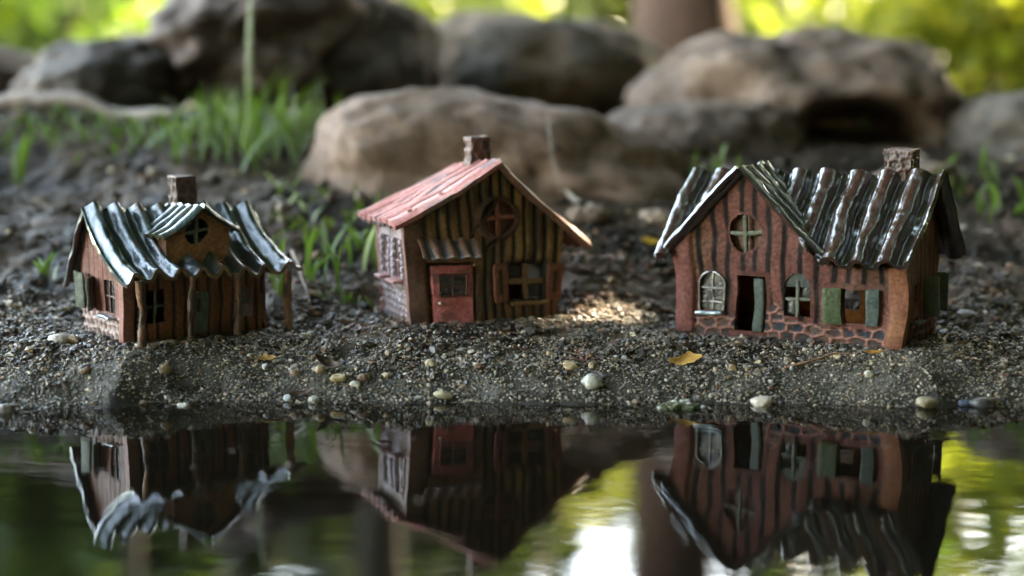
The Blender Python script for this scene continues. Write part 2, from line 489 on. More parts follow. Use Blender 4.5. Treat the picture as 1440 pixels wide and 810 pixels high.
# ------------------------------------------------------------------ boulders
def ico(sub):
    import bmesh
    b = bmesh.new(); bmesh.ops.create_icosphere(b, subdivisions=sub, radius=1.0)
    v = np.array([q.co[:] for q in b.verts]); f = np.array([[q.index for q in t.verts] for t in b.faces]); b.free()
    return v, f
ICO = {k_: ico(k_) for k_ in (1, 2, 3, 5, 6)}
def boulder(label, c, r, tilt=(0, 0, 0), amp=0.10, boxy=2.6, tone=(0.20, 0.175, 0.15), tone2=(0.11, 0.095, 0.085), s=0, cut=None, name="boulder", group=None):
    v, f = ICO[6]
    v = v / (np.abs(v) ** boxy).sum(1, keepdims=True) ** (1 / boxy)
    r = np.asarray(r, float)
    n_ = fbm(v[:, 0] * 1.3 + s, v[:, 1] * 1.3, v[:, 2] * 1.3, s, 3) * amp + 0.025 * fbm(v[:, 0] * 6, v[:, 1] * 6, v[:, 2] * 6, s + 9, 3)
    q = v * r * (1 + n_)[:, None]
    q = q + v * (min(r) * (0.05 * fbm(q[:, 0] * .22, q[:, 1] * .22, q[:, 2] * .3, s + 40, 4) - 0.025 * np.abs(fbm(q[:, 0] * .5, q[:, 1] * .5, q[:, 2] * .5, s + 60, 3))))[:, None]
    if cut is not None:                       # a weathered hollow: (x, z, radius, depth) on the face towards the water
        g = np.exp(-(((v[:, 0] - cut[0]) / cut[2]) ** 2 + ((v[:, 2] - cut[1]) / (cut[2] * .75)) ** 2) ** 2) * (v[:, 1] < 0.2)
        q[:, 1] += g * cut[3] * r[1]
    R = np.array((Matrix.Rotation(tilt[2], 3, 'Z') @ Matrix.Rotation(tilt[1], 3, 'Y') @ Matrix.Rotation(tilt[0], 3, 'X')))
    q = q @ R.T
    t = sstep(-0.6, 0.8, fbm(q[:, 0] * 0.16, q[:, 1] * 0.16, q[:, 2] * 0.16, s + 3, 4))
    col = mix(tone2, tone, t) * np.array((0.80, 0.67, 0.575))
    spk = noise(q[:, 0] * 2.3, q[:, 1] * 2.3, q[:, 2] * 2.3, s + 5)
    col = col * (1 + 0.3 * spk)[:, None]
    mb = MB(); mb.add(q, f, col)
    return tag(mb.build(name, 'rock', loc=c), label, "boulder", group)
def rk(px, pxw, ytop, ybot, d, depth):
    """centre and half sizes of a boulder from its pixel extent at depth d"""
    a = P(px - pxw / 2, ytop, d); b = P(px + pxw / 2, ybot, d)
    return np.array([(a[0] + b[0]) / 2, d, (a[2] + b[2]) / 2]), ((b[0] - a[0]) / 2, depth, (a[2] - b[2]) / 2)
pink, brown, grey = (0.26, 0.19, 0.165), (0.19, 0.145, 0.11), (0.21, 0.155, 0.115)
c, r = rk(712, 535, 140, 400, 110, 9.5)
boulder("long low brown boulder right behind the red roofed house", c, r, (0, math.radians(7.5), 0), 0.12, 2.3, pink, (0.12, 0.08, 0.055), 4)
c, r = rk(338, 330, -45, 175, 140, 14)
boulder("tall lavender grey boulder behind the grass tuft, peaked above the photo's edge", c, r, (0, math.radians(-14), 0), 0.24, 2.1, (0.24, 0.195, 0.20), (0.09, 0.07, 0.068), 12)
c, r = rk(150, 250, 62, 185, 133, 9)
boulder("small bluish boulder at the left foot of the tall grey boulder", c, r, (0, math.radians(-12), 0), 0.22, 2.1, (0.20, 0.185, 0.20), (0.09, 0.085, 0.09), 23)
c, r = rk(505, 235, -12, 190, 146, 11)
boulder("dark brown shaded boulder between the tall grey boulder and the rounded dome", c, r, (0, math.radians(9), 0), 0.12, 2.5, (0.07, 0.055, 0.045), (0.03, 0.025, 0.02), 31)
c, r = rk(760, 350, 18, 190, 165, 14)
boulder("dome shaped grey brown boulder behind the red roof's chimney", c, r, (0, math.radians(5), 0), 0.09, 2.2, grey, (0.10, 0.09, 0.075), 44)
c, r = rk(1112, 400, 46, 290, 134, 13)
boulder("largest pale brown boulder behind the right house with a dark hollow in its face", c, r, (0, math.radians(4), 0), 0.16, 2.4, (0.25, 0.19, 0.16), (0.13, 0.095, 0.08), 57, cut=(0.30, -0.05, 0.34, 1.1))
c, r = rk(985, 300, 135, 330, 122, 9)
boulder("lower sloping lobe of brown rock in front of the largest boulder", c, r, (0, math.radians(-6), 0), 0.12, 2.4, (0.22, 0.165, 0.135), (0.10, 0.075, 0.06), 63)
c, r = rk(1450, 250, 128, 300, 124, 10)
boulder("grey boulder at the right edge beyond the green tuft", c, r, (0, 0, 0), 0.08, 2.7, (0.15, 0.135, 0.125), (0.09, 0.08, 0.075), 71)
c, r = rk(-10, 120, 62, 170, 138, 8)
boulder("dark low boulder at the far left edge", c, r, (0, 0, 0), 0.1, 2.4, (0.12, 0.10, 0.09), (0.05, 0.045, 0.04), 83)
p = G(1285, 262)
boulder("flat pale stone behind the right house's chimney", p + [0, 0, 0.5], (3.3, 1.6, 1.1), (0, math.radians(-8), 0), 0.14, 2.6, (0.36, 0.30, 0.27), (0.24, 0.2, 0.18), 91, name="flat_stone")
for (px, py, a, b_, lab) in ((826, 312, 1.3, .7, "pale stone lying under the right eave of the red roofed house"), (922, 312, 1.1, .55, "pale tan stone just left of the right house's roof")):
    p = G(px, py)
    boulder(lab, p + [0, 0, 0.2], (a, a * .7, b_), (0, 0, 0), 0.15, 2.4, (0.42, 0.35, 0.30), (0.28, 0.23, 0.2), int(px), name="flat_stone")

# ------------------------------------------------------------------ trees and shrubs
def trunk(name, label, px, d, wpx, zb, zt, tone, s, lean=0.0, crown=None):
    b = P(px, 150, d); x = b[0]; r = wpx / F_PX * d / 2
    root = empty(name, label, "tree", (x, d, zb))
    n_ = 26
    t = np.linspace(0, 1, n_)
    pts = np.stack([lean * t * (zt - zb) + 1.5 * np.sin(t * 5 + s), 0 * t, t * (zt - zb)], 1)
    rad = r * (1 + 0.7 * np.exp(-t * (zt - zb) / 14)) * (1 - 0.35 * t)
    mb = MB()
    tube(mb, pts, rad, lambda V: mix(np.asarray(tone) * .5, np.asarray(tone) * 1.3, 0.5 + 0.5 * noise(V[:, 0] * .5, V[:, 1] * .5, V[:, 2] * .12, s)), 22, 0.16, s)
    mb.build("trunk", 'bark', root)
    lb = MB()
    for q in range(6):
        t0 = 0.55 + 0.07 * q; a = q * 2.2 + s
        p0 = pts[int(t0 * (n_ - 1))]
        L = (zt - zb) * 0.45
        pp = np.stack([p0 + np.array([math.cos(a), math.sin(a), 0.55]) * L * u for u in np.linspace(0, 1, 6)])
        tube(lb, pp, np.linspace(r * .4, r * .08, 6), np.asarray(tone) * .8, 8)
    lb.build("limb", 'bark', root)
    if crown:
        cc, rr, nl, ls, c1, c2 = crown
        foliage(root, "crown", np.asarray(cc) - np.array([x, d, zb]), rr, nl, ls, c1, c2, s)
    return root
def foliage(root, name, c, r, nl, ls, c1, c2, s, hole=None, org=None, m='leaf'):
    """leaves gathered in clumps through an ellipsoid"""
    g = np.random.default_rng(s + 100)
    nc = max(8, nl // 45)
    u = g.normal(size=(nc, 3)); u /= np.linalg.norm(u, axis=1, keepdims=True)
    u *= g.random((nc, 1)) ** 0.45
    k_ = g.integers(0, nc, nl)
    spread = 0.9 * (4.2 / nc) ** (1 / 3)
    p = (u[k_] + g.normal(size=(nl, 3)) * spread * 0.42) * np.asarray(r) + np.asarray(c)
    tone = g.random(nc)[k_] * 0.7 + g.random(nl) * 0.3
    if hole is not None:
        ok = hole(p + org)
        p, tone = p[ok], tone[ok]
    mb = MB()
    leaves(mb, p, ls * g.uniform(0.6, 1.25, len(p)), mix(c1, c2, tone))
    return mb.build(name, m, root)
def shrub(label, px, d, zc, r, nl, ls, c1, c2, s, name="shrub", group=None):
    x = P(px, 150, d)[0]
    root = empty(name, label, "shrub", (x, d, 13), group=group)
    foliage(root, "foliage", (0, 0, zc - 13), r, nl, ls, c1, c2, s)
    st = MB(); g = np.random.default_rng(s)
    for q in range(7):
        a = g.uniform(0, 6.28); tgt = np.array([math.cos(a) * r[0] * .6, math.sin(a) * r[1] * .6, zc - 13 + r[2] * g.uniform(-.2, .7)])
        pp = np.stack([tgt * u + np.array([0, 0, 4 * math.sin(3 * u)]) for u in np.linspace(0, 1, 7)])
        tube(st, pp, np.linspace(1.1, .3, 7), (0.08, 0.06, 0.04), 6)
    st.build("stem", 'bark', root)
    return root
YG, YG2 = (0.085, 0.12, 0.012), (0.28, 0.31, 0.05)
GR, GR2 = (0.035, 0.075, 0.015), (0.09, 0.16, 0.025)
OL, OL2 = (0.05, 0.06, 0.015), (0.16, 0.16, 0.03)
shrub("bright yellow green shrub behind the largest boulder, at the right edge", 1420, 330, 32, (60, 30, 30), 2800, 6.5, YG, YG2, 1)
shrub("yellow green shrub just right of the reddish trunk", 1190, 420, 36, (45, 30, 24), 1500, 6.5, YG, YG2, 2)
shrub("second yellow green shrub far behind the right edge boulder", 1560, 470, 45, (70, 40, 42), 2400, 8, YG, YG2, 3)
shrub("pale yellow green shrub seen between the dark boulder and the dome boulder", 640, 420, 30, (30, 26, 22), 900, 6, YG, YG2, 4)
shrub("tall olive shrub behind the dome boulder left of the reddish trunk", 835, 480, 62, (36, 30, 60), 3600, 7.5, OL, YG2, 5)
shrub("green leafy shrub in the top left corner", 40, 340, 32, (34, 26, 28), 1100, 6.5, GR, (0.14, 0.22, 0.03), 6)
shrub("olive shrub left of the tall grey boulder", 190, 430, 34, (40, 30, 30), 800, 7, OL, YG2, 7)
trunk("broad_tree", "broad reddish brown tree trunk behind the boulders, right of centre", 962, 270, 118, 12, 330, (0.085, 0.04, 0.026), 3, crown=((80, 330, 340), (120, 90, 70), 1800, 12, GR, GR2))
trunk("slender_tree", "slender dark trunk in shade right of the reddish one", 1092, 380, 34, 12, 360, (0.03, 0.025, 0.02), 5, lean=0.02, crown=((80, 420, 380), (100, 80, 70), 1200, 12, GR, GR2))
trunk("slender_tree", "dark trunk standing behind the shaded boulder, left of centre", 520, 330, 70, 12, 360, (0.035, 0.028, 0.022), 6, crown=((-60, 360, 380), (110, 80, 70), 1500, 12, GR, GR2))
trunk("slender_tree", "thin dark trunk at the top left between green shrubs", 182, 400, 26, 12, 300, (0.045, 0.035, 0.03), 8, lean=-0.03, crown=((-150, 420, 330), (90, 80, 70), 900, 12, GR, GR2))
# unseen trees added round the clearing to block sun and sky light (their crowns stand above and behind the view)
PATCH = G(872, 388)
def sunhole(p):  # gap cut through the added leaves to throw the sun patch
    d = p - PATCH
    t = d @ SUN
    q = d - t[:, None] * SUN
    return (np.random.default_rng(4).random(len(p)) < 0.085) | ~(((q[:, 0] / 17.5) ** 2 + (q[:, 1] / 10.5) ** 2 + (q[:, 2] / 10.5) ** 2 < 1) & (t > 0))
def blocker_tree(label, c, r, nl, ls, s, tb, hole=None):
    root = empty("blocker_tree", label, "tree", (tb[0], tb[1], 12))
    o = np.array([tb[0], tb[1], 12.0])
    mb = MB(); cc = np.asarray(c) - o
    pp = np.stack([np.array([cc[0] * u ** 2, cc[1] * u ** 2, cc[2] * u]) for u in np.linspace(0, 1, 14)])
    tube(mb, pp, np.linspace(13, 5, 14), (0.08, 0.06, 0.045), 14, 0.15, s)
    mb.build("trunk", 'bark', root)
    foliage(root, "crown", cc, r, nl, ls, GR, GR2, s, hole, o)
sc_ = np.array([0, 92, 6]) + SUN * 330
blocker_tree("unseen leafy tree added right of the clearing, its crown shading the houses", sc_, (150, 125, 85), 9000, 13, 201, (290, 330), sunhole)

blocker_tree("unseen broad tree added behind the onlooker, keeping the house fronts in shade", (90, -220, 190), (330, 130, 240), 7000, 34, 211, (260, -320))
blocker_tree("second unseen tree added to block light behind the onlooker, further left", (-330, -240, 170), (190, 120, 220), 4000, 34, 212, (-380, -320))
blocker_tree("unseen tree added to block light at the right bank of the puddle", (330, 60, 190), (140, 240, 230), 6500, 30, 221, (420, 20), sunhole)
blocker_tree("unseen tall tree added to darken the sky, its boughs over the clearing", (0, 70, 400), (340, 260, 90), 9000, 30, 231, (430, -120), sunhole)
blocker_tree("unseen tall tree added to block the back sky, its boughs over the boulders", (70, 240, 235), (235, 120, 135), 6500, 26, 241, (-190, 330), sunhole)
blocker_tree("unseen tree added to block light at the back right of the clearing", (300, 260, 130), (120, 110, 125), 3800, 24, 251, (330, 300), sunhole)
blocker_tree("unseen low tree added to block light at the right behind the onlooker", (300, -110, 120), (150, 110, 120), 3600, 28, 261, (330, -120))
for (lab, px, d, zc, r, nl, c1, c2, s) in (
        ("dark green tree mass far behind the tall grey boulder", 330, 640, 110, (140, 60, 130), 8000, (0.015, 0.026, 0.008), (0.045, 0.065, 0.015), 301),
        ("dark leafy tree mass far behind the dome boulder", 612, 700, 120, (95, 60, 140), 4800, (0.015, 0.024, 0.008), (0.05, 0.06, 0.015), 302),
        ("green leafy tree mass far off at the left", -60, 600, 110, (110, 60, 120), 3600, GR, (0.10, 0.16, 0.03), 303),
        ("yellow green tree mass far off at the right", 1500, 620, 130, (140, 60, 150), 4200, YG, YG2, 304),
        ("olive tree mass far behind the reddish trunk", 1168, 740, 120, (118, 60, 140), 4600, (0.02, 0.028, 0.01), (0.08, 0.09, 0.02), 305)):
    shrub(lab, px, d, zc, r, nl, 23, c1, c2, s, name="distant_tree")

# ================================================================== THE CLAY HOUSES
def planks(U, V, sp, gw, off=0.0, depth=0.09, s=0, wav=0.05):
    """vertical boards: relief and distance to the nearest groove"""
    u = U + wav * noise(U * 0.3, V * 0.55, 0, s) + off
    i = np.floor(u / sp); z = np.zeros_like(i)
    j = (_h(i, z, z, s + 1) - 0.5) * 0.22 * sp
    g1 = np.abs(u - i * sp - j); j2 = (_h(i + 1, z, z, s + 1) - 0.5) * 0.22 * sp
    g = np.minimum(g1, np.abs((i + 1) * sp + j2 - u))
    up = np.abs((i - 1 + 1) * 0)
    gr = sstep(gw * 0.55, gw * 0.2, g)
    hgt = -depth * gr + 0.04 * (_h(i, z, z, s + 4) - 0.5) + 0.02 * fbm(U * 2.5, V * 0.8, 0, s + 7, 3)
    return hgt, gr, _h(i, z, z, s + 3)
def near(U, V, u0, u1, v0, v1):
    """distance outside a rectangle"""
    return np.hypot(np.maximum(np.maximum(u0 - U, U - u1), 0), np.maximum(np.maximum(v0 - V, V - v1), 0))
def corr(mb, prof, u0, u1, nu, nv, wave, colr, th=0.22, place=None, under=(0.03, 0.02, 0.016)):
    """roof sheet. prof(u, t) -> point on the plain sheet (u along the ridge, t from ridge to eave); wave(u, t) lifts it"""
    u = np.linspace(u0, u1, nu); t = np.linspace(0, 1, nv)
    U, T = np.meshgrid(u, t, indexing='ij')
    B = prof(U, T)
    N = gridnormals(B)
    if N[..., 2].mean() < 0:
        N = -N
    Wv = wave(U, T)
    Pm = B + N * Wv[..., None]
    N2 = gridnormals(Pm)
    if N2[..., 2].mean() < 0:
        N2 = -N2
    return sheet(mb, Pm, N2, th, colr(U, T, Wv), under)
def cross(mb, cx, cz, rx, rz_, y, wdt, col, s=0):
    rbox(mb, (cx, y, cz), (wdt, 0.11, rz_), col, 0.08, 5, 0.03, s=s)
    rbox(mb, (cx, y + 0.02, cz), (rx, 0.11, wdt), col, 0.08, 5, 0.03, s=s + 1)
def ring(mb, cx, cz, R, r, y, col, seg=40):
    a = np.linspace(0, 2 * math.pi, seg + 1)
    tube(mb, np.stack([cx + R * np.cos(a), np.full_like(a, y), cz + R * np.sin(a)], 1), r, col, 8, 0.15)
def chimney(root, c, half, top, s, tone=(0.14, 0.06, 0.045)):
    """square flue of pressed clay bricks, open at the top"""
    mb = MB()
    n_ = 26
    z = np.linspace(c[2], top, 24)
    def wallf(ax, sg):
        a = np.linspace(-1, 1, n_)
        A, Zz = np.meshgrid(a, z, indexing='ij')
        h = (z[-1] - z[0])
        f1, f2, cid = worley((A + 1) * 1.1 + ax * 3, (Zz - z[0]) / 0.62 + sg, 0.7, s)
        d = -0.10 * sstep(0.05, 0.35, f2 - f1) + 0.05
        w_ = 1 + 0.05 * noise(Zz * 1.2, A * 0.7, ax, s) + 0.06 * sstep(top - .5, top - .1, Zz)
        p = np.zeros(A.shape + (3,))
        p[..., ax] = sg * (half[ax] * w_ + d); p[..., 1 - ax] = A * half[1 - ax] * w_; p[..., 2] = Zz + 0.06 * noise(A * 2, ax, sg, s + 4) * sstep(top - .4, top, Zz)
        p[..., 0] += c[0]; p[..., 1] += c[1]
        cl = mix(np.asarray(tone) * 1.4, np.asarray(tone) * 0.28, sstep(0.08, 0.4, f2 - f1) * (0.3 + 0.7 * cid))
        mb.add(p, quads(n_, 24), cl)
    for ax in (0, 1):
        for sg in (-1, 1):
            wallf(ax, sg)
    o = 0.62
    for (x0, x1, y0, y1) in ((-1, 1, -1, -o), (-1, 1, o, 1), (-1, -o, -o, o), (o, 1, -o, o)):
        rbox(mb, (c[0] + half[0] * (x0 + x1) / 2, c[1] + half[1] * (y0 + y1) / 2, top - 0.04), (half[0] * (x1 - x0) / 2 + .03, half[1] * (y1 - y0) / 2 + .03, 0.12), np.asarray(tone) * 1.25, 0.06, 4, 0.03, s=s)
    mb.add([[c[0] - half[0] * .8, c[1] - half[1] * .8, top - .35], [c[0] + half[0] * .8, c[1] - half[1] * .8, top - .35], [c[0] + half[0] * .8, c[1] + half[1] * .8, top - .35], [c[0] - half[0] * .8, c[1] + half[1] * .8, top - .35]], [[0, 1, 2, 3]], (0.02, 0.012, 0.01))
    return mb.build("chimney", 'chim', root)
IRON = (0.010, 0.007, 0.006)

# ------------------------------------------------------------------ left house: green blue roof, porch, dormer
h = HOUSES['L']
A_L = math.radians(h['yaw'])
L = empty("clay_house", "clay house with a glossy blue green corrugated roof, a dormer and a porch on posts", "clay house", h['o'], (0, 0, A_L), "miniature clay houses")
W_, D_ = 8.3, 5.6
rust, rustd = np.array((0.23, 0.09, 0.045)), np.array((0.10, 0.04, 0.022))
ridgeY, ridgeZ = 3.75, 6.95
def roofL_z(y):      # plain sheet, underside level over the walls
    yy = np.asarray(y, float)
    f = 3.45 + 3.5 * np.clip((yy + 1.4) / 5.15, 0, 1) ** 1.55
    b = ridgeZ - (yy - ridgeY) * 1.42
    return np.where(yy < ridgeY, f, b)
def cL(U, V, H, gr, r):
    c = mix(rustd, rust, np.clip(0.35 + 0.6 * r + 0.25 * fbm(U * 2, V * 0.6, 0, 3, 3), 0, 1))
    c = mix(c, np.broadcast_to((0.05, 0.028, 0.02), c.shape), sstep(0.1, 0.8, noise(U * 1.3, V * .5, 0, 9)) * 0.6)
    return mix(c, np.broadcast_to(IRON, c.shape), gr * 0.9)
mb = MB()
holes = [('rect', 1.25, 2.35, 1.0, 2.75), ('rect', 4.1, 4.9, 0.2, 2.4), ('rect', 6.45, 7.45, 0.9, 2.6)]
def hf(U, V):
    q, gr, r = planks(U, V, 0.72, 0.26, 0.1, 0.12, 5)
    post = sstep(0.62, 0.45, U) * (0.16 * np.sqrt(np.clip(1 - ((U - 0.1) / 0.6) ** 2, 0, 1)))
    return np.where(U < 0.62, post, q)
def cf(U, V, H):
    q, gr, r = planks(U, V, 0.72, 0.26, 0.1, 0.12, 5)
    c = cL(U, V, H, gr, r)
    return mix(c, np.broadcast_to((0.22, 0.10, 0.075), c.shape), sstep(0.62, 0.5, U))
panel(mb, -0.12, W_, -0.25, lambda u: 3.95 + 0 * u, lambda U, V, H: np.stack([U, -H, V], -1), hf, cf, 0.3, holes)
# left gable, seen from outside with u running from the front corner backwards
lh = [('rect', 1.15, 2.35, 1.5, 3.25), ('rect', 3.55, 4.45, 1.45, 3.3)]
def hfl(U, V):
    q, gr, r = planks(U, V, 0.62, 0.16, 0, 0.06, 8)
    f1, f2, cid = worley(U / 0.62, V / 0.44, 0.8, 13)
    st = sstep(1.42, 1.25, V + 0.1 * noise(U * 2, 0, 0, 4))
    q = q * (1 - st) + st * (0.10 - 0.17 * sstep(0.04, 0.36, f2 - f1))
    post = 0.14 * np.sqrt(np.clip(1 - ((U - 0.05) / 0.55) ** 2, 0, 1))
    return np.where(U < 0.5, post, q)
def cfl(U, V, H):
    q, gr, r = planks(U, V, 0.62, 0.16, 0, 0.06, 8)
    c = mix((0.12, 0.045, 0.035), (0.20, 0.08, 0.062), np.clip(0.5 * r + 0.4 + 0.3 * fbm(U * 2, V, 0, 3, 3), 0, 1))
    c = mix(c, np.broadcast_to(IRON, c.shape), gr * 0.7)
    f1, f2, cid = worley(U / 0.62, V / 0.44, 0.8, 13)
    st = sstep(1.42, 1.25, V + 0.1 * noise(U * 2, 0, 0, 4)) * (U > 0.5)
    sc = mix((0.40, 0.27, 0.25), (0.06, 0.05, 0.055), sstep(0.16, 0.42, f2 - f1))
    c = mix(c, sc, st)
    return mix(c, np.broadcast_to((0.27, 0.12, 0.10), c.shape), sstep(0.5, 0.4, U))
top_l = lambda u: roofL_z(u) - 0.18
panel(mb, -0.12, D_, -0.25, top_l, lambda U, V, H: np.stack([-H, U, V], -1), hfl, cfl, 0.3, lh)
panel(mb, 0, D_, -0.25, top_l, lambda U, V, H: np.stack([W_ + H, U, V], -1), lambda U, V: planks(U, V, .7, .2, 0, .06, 3)[0], lambda U, V, H: cL(U, V, H, planks(U, V, .7, .2, 0, .06, 3)[1], 0.4 + 0 * U), 0.3, (), 0.16)
panel(mb, 0, W_, -0.25, lambda u: 4.1 + 0 * u, lambda U, V, H: np.stack([U, D_ + H, V], -1), lambda U, V: planks(U, V, .7, .2, 0, .06, 3)[0], lambda U, V, H: cL(U, V, H, planks(U, V, .7, .2, 0, .06, 3)[1], 0.4 + 0 * U), 0.3, [('rect', 1.2, 2.4, 1.0, 2.6), ('rect', 5.5, 6.8, 1.0, 2.6)], 0.16)
mb.build("wall", 'clay', L)
# porch floor
mb = MB()
def pc(q):
    d = noise(q[..., 0] * 2.6, q[..., 1] * 2.6, q[..., 2] * 3, 6)
    return mix((0.21, 0.10, 0.06), (0.05, 0.026, 0.018), sstep(0.2, 0.6, d))
u = np.linspace(-0.15, 8.45, 90); v = np.linspace(0, 1, 30)
U, V = np.meshgrid(u, v, indexing='ij')
fr_ = -1.95 - 0.10 * noise(U * 1.1, 0, 0, 3) + 0.75 * sstep(5.5, 8.4, U)
Yp = -0.02 + (fr_ + 0.02) * np.minimum(V / 0.72, 1); lip = 0.13 * np.exp(-((V - 0.68) / 0.07) ** 2)
Zp = 0.06 + lip + 0.03 * fbm(U * 2, V * 6, 0, 9, 2) - 0.75 * np.clip((V - 0.72) / 0.28, 0, 1) - 0.12 * sstep(0, 8, U)
Yp = Yp - 0.10 * np.sin(np.clip((V - 0.7) / 0.3, 0, 1) * math.pi)
dots = np.exp(-(((U % 0.55) - 0.27) / 0.12) ** 2 - ((V - 0.82) / 0.045) ** 2)
Yp = Yp + 0.09 * dots
Pp = np.stack([U, Yp, Zp], -1)
mb.add(Pp, quads(90, 30), pc(Pp) * (1 - 0.7 * dots)[..., None])
mb.add(np.stack([U[0], Yp[0], Zp[0]], -1).tolist() + [[-0.15, 0, -0.6]], [[k_, k_ + 1, 30] for k_ in range(29)], (0.15, 0.07, 0.05))
mb.add(np.stack([U[-1], Yp[-1], Zp[-1]], -1).tolist() + [[8.45, 0, -0.6]], [[k_, k_ + 1, 30] for k_ in range(29)], (0.10, 0.05, 0.03))
mb.build("porch_floor", 'clay', L)
tag(L.children[-1], "porch floor with a dotted front edge")
def postcol(V):
    d = noise(V[:, 0] * 4, V[:, 1] * 4, V[:, 2] * 1.3, 31)
    return mix((0.045, 0.024, 0.017), (0.20, 0.095, 0.055), sstep(-0.35, 0.55, d))
for (x, y, z0, z1, rr) in ((0.16, -1.72, -0.25, 3.55, .19), (3.08, -1.62, -0.05, 3.5, .17), (5.72, -1.5, -0.05, 3.5, .16), (8.78, -1.62, -0.75, 3.5, .23)):
    mb = MB(); t = np.linspace(0, 1, 30)
    pts = np.stack([x + 0.06 * np.sin(t * 4 + x), y + 0.3 * (1 - t) * 0, z0 + (z1 - z0) * t], 1) if False else np.stack([x + 0.07 * np.sin(t * 4 + x), np.full_like(t, y), z0 + (z1 - z0) * t], 1)
    tube(mb, pts, rr * (1 + 0.15 * np.sin(t * 9 + x) + 0.25 * (1 - t) ** 4), postcol, 14, 0.25, int(x * 10))
    mb.build("post", 'clay', L)
# dotted stone pilaster beside the corner
mb = MB()
for k_ in range(9):
    rbox(mb, (0.86 + 0.03 * math.sin(k_), -0.10, 0.25 + 0.36 * k_), (0.17, 0.16, 0.15), (0.34, 0.25, 0.24) if k_ % 3 else (0.16, 0.11, 0.11), 0.13, 5, 0.04, s=k_)
mb.build("pilaster", 'glossy', L)
# little lump of clay at the corner
mb = MB(); v, f = ICO[3]
mb.add(v * (0.28, 0.28, 0.24) * (1 + 0.3 * noise(v[:, 0] * 2, v[:, 1] * 2, v[:, 2] * 2, 4))[:, None] + (0.0, -1.25, -0.22), f, (0.40, 0.24, 0.23))
mb.add(v * (0.20, 0.2, 0.18) * (1 + 0.3 * noise(v[:, 0] * 2, v[:, 1] * 2, v[:, 2] * 2, 5))[:, None] + (0.02, -1.62, -0.28), f, (0.36, 0.22, 0.21))
mb.build("corner_lump", 'clay', L)
# windows and door of the front
gpaint = (0.060, 0.072, 0.052)
for (cx, cz, a, b) in ((1.8, 1.87, .57, .9), (6.95, 1.75, .52, .88)):
    mb = MB(); cross(mb, cx, cz, a, b, 0.12, 0.085, gpaint, int(cx * 9))
    mb.build("window_cross", 'clay', L)
mb = MB()
rbox(mb, (4.5, 0.16, 1.28), (0.41, 0.07, 1.1), (0.075, 0.098, 0.075), 0.05, 8, 0.02)
dr = mb.build("door", 'clay', L); tag(dr, "grey green front door with a small lit pane")
mb = MB(); rbox(mb, (4.30, 0.085, 1.68), (0.13, 0.02, 0.34), (0.30, 0.17, 0.07), 0.02, 3, 0.01)
mb.build("pane", 'glass', dr)
# side windows, shutters, sill
mb = MB(); rbox(mb, (0.16, 1.75, 2.37), (0.05, 0.6, 0.88), (0.10, 0.05, 0.045), 0.03, 4, 0.02); sw = mb.build("window", 'glass', L)
mb = MB(); cross2 = (0.13, 0.065, 0.055)
rbox(mb, (0.08, 1.75, 2.37), (0.06, 0.06, 0.86), cross2, 0.05, 4, 0.02); rbox(mb, (0.08, 1.75, 2.4), (0.06, 0.58, 0.06), cross2, 0.05, 4, 0.02)
mb.build("window_cross", 'clay', sw)
mb = MB(); rbox(mb, (-0.22, 1.75, 1.28), (0.26, 0.72, 0.10), (0.22, 0.27, 0.33), 0.09, 6, 0.04); sl_ = mb.build("sill", 'glossy', L); tag(sl_, "blue glazed window sill")
for (y, ang, hh) in ((4.95, 0.25, 1.0), (3.3, 0.9, 0.95)):
    mb = MB(); rbox(mb, (-0.38, y, 2.4), (0.09, 0.44, hh), (0.075, 0.085, 0.065), 0.08, 7, 0.04, None, int(y))
    ob = mb
    for k_ in range(len(ob.v)):
        q = ob.v[k_] - np.array([-0.2, y, 0]); ob.v[k_] = q @ rz(ang * (1 if y > 4 else -0.7)).T + np.array([-0.2, y, 0])
    tag(mb.build("shutter", 'clay', L), "grey green open shutter")
# the roof
def waveL(U, T):
    ph = (U + 0.5) / 1.265
    fr = ph % 1.0
    w1 = np.where(fr < 0.40, 0.5 - 0.5 * np.cos(fr / 0.40 * math.pi), np.where(fr < 0.70, np.sqrt(np.clip(1 - ((fr - 0.40) / 0.32) ** 2, 0, 1)), 0.35 * np.clip((1 - fr) / 0.3, 0, 1) ** 2))
    return 0.50 * w1 + 0.05 * fbm(U * 0.9, T * 3, 0, 4, 3) + 0.025 * noise(U * 3, T * 9, 0, 6)
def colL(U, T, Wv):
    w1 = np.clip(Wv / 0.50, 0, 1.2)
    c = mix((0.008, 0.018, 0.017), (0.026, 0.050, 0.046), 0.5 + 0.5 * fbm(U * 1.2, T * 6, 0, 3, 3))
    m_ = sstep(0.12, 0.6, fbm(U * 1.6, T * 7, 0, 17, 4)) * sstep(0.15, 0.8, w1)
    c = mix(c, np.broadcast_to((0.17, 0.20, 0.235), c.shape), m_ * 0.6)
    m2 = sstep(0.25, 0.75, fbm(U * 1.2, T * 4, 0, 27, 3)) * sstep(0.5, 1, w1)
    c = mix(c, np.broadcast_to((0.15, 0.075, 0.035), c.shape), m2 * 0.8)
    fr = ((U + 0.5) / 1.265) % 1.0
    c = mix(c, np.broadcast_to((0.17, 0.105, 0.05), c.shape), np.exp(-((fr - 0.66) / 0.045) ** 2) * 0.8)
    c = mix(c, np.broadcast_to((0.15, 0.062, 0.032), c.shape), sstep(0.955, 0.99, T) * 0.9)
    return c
def profLf(U, T):
    y = ridgeY + (-1.45 - ridgeY) * T
    z = roofL_z(y) + 0.0 + 0.10 * np.sin(U * 0.7) * T - 0.22 * sstep(0, 9.5, U) * (1 - T)
    x = U + 0.25 * (T - .3) * sstep(1.0, 0, (U + .5) / 10) - 0.1 * T + 0.35 * T * sstep(7.5, 9.8, U)
    return np.stack([x, y, z], -1)
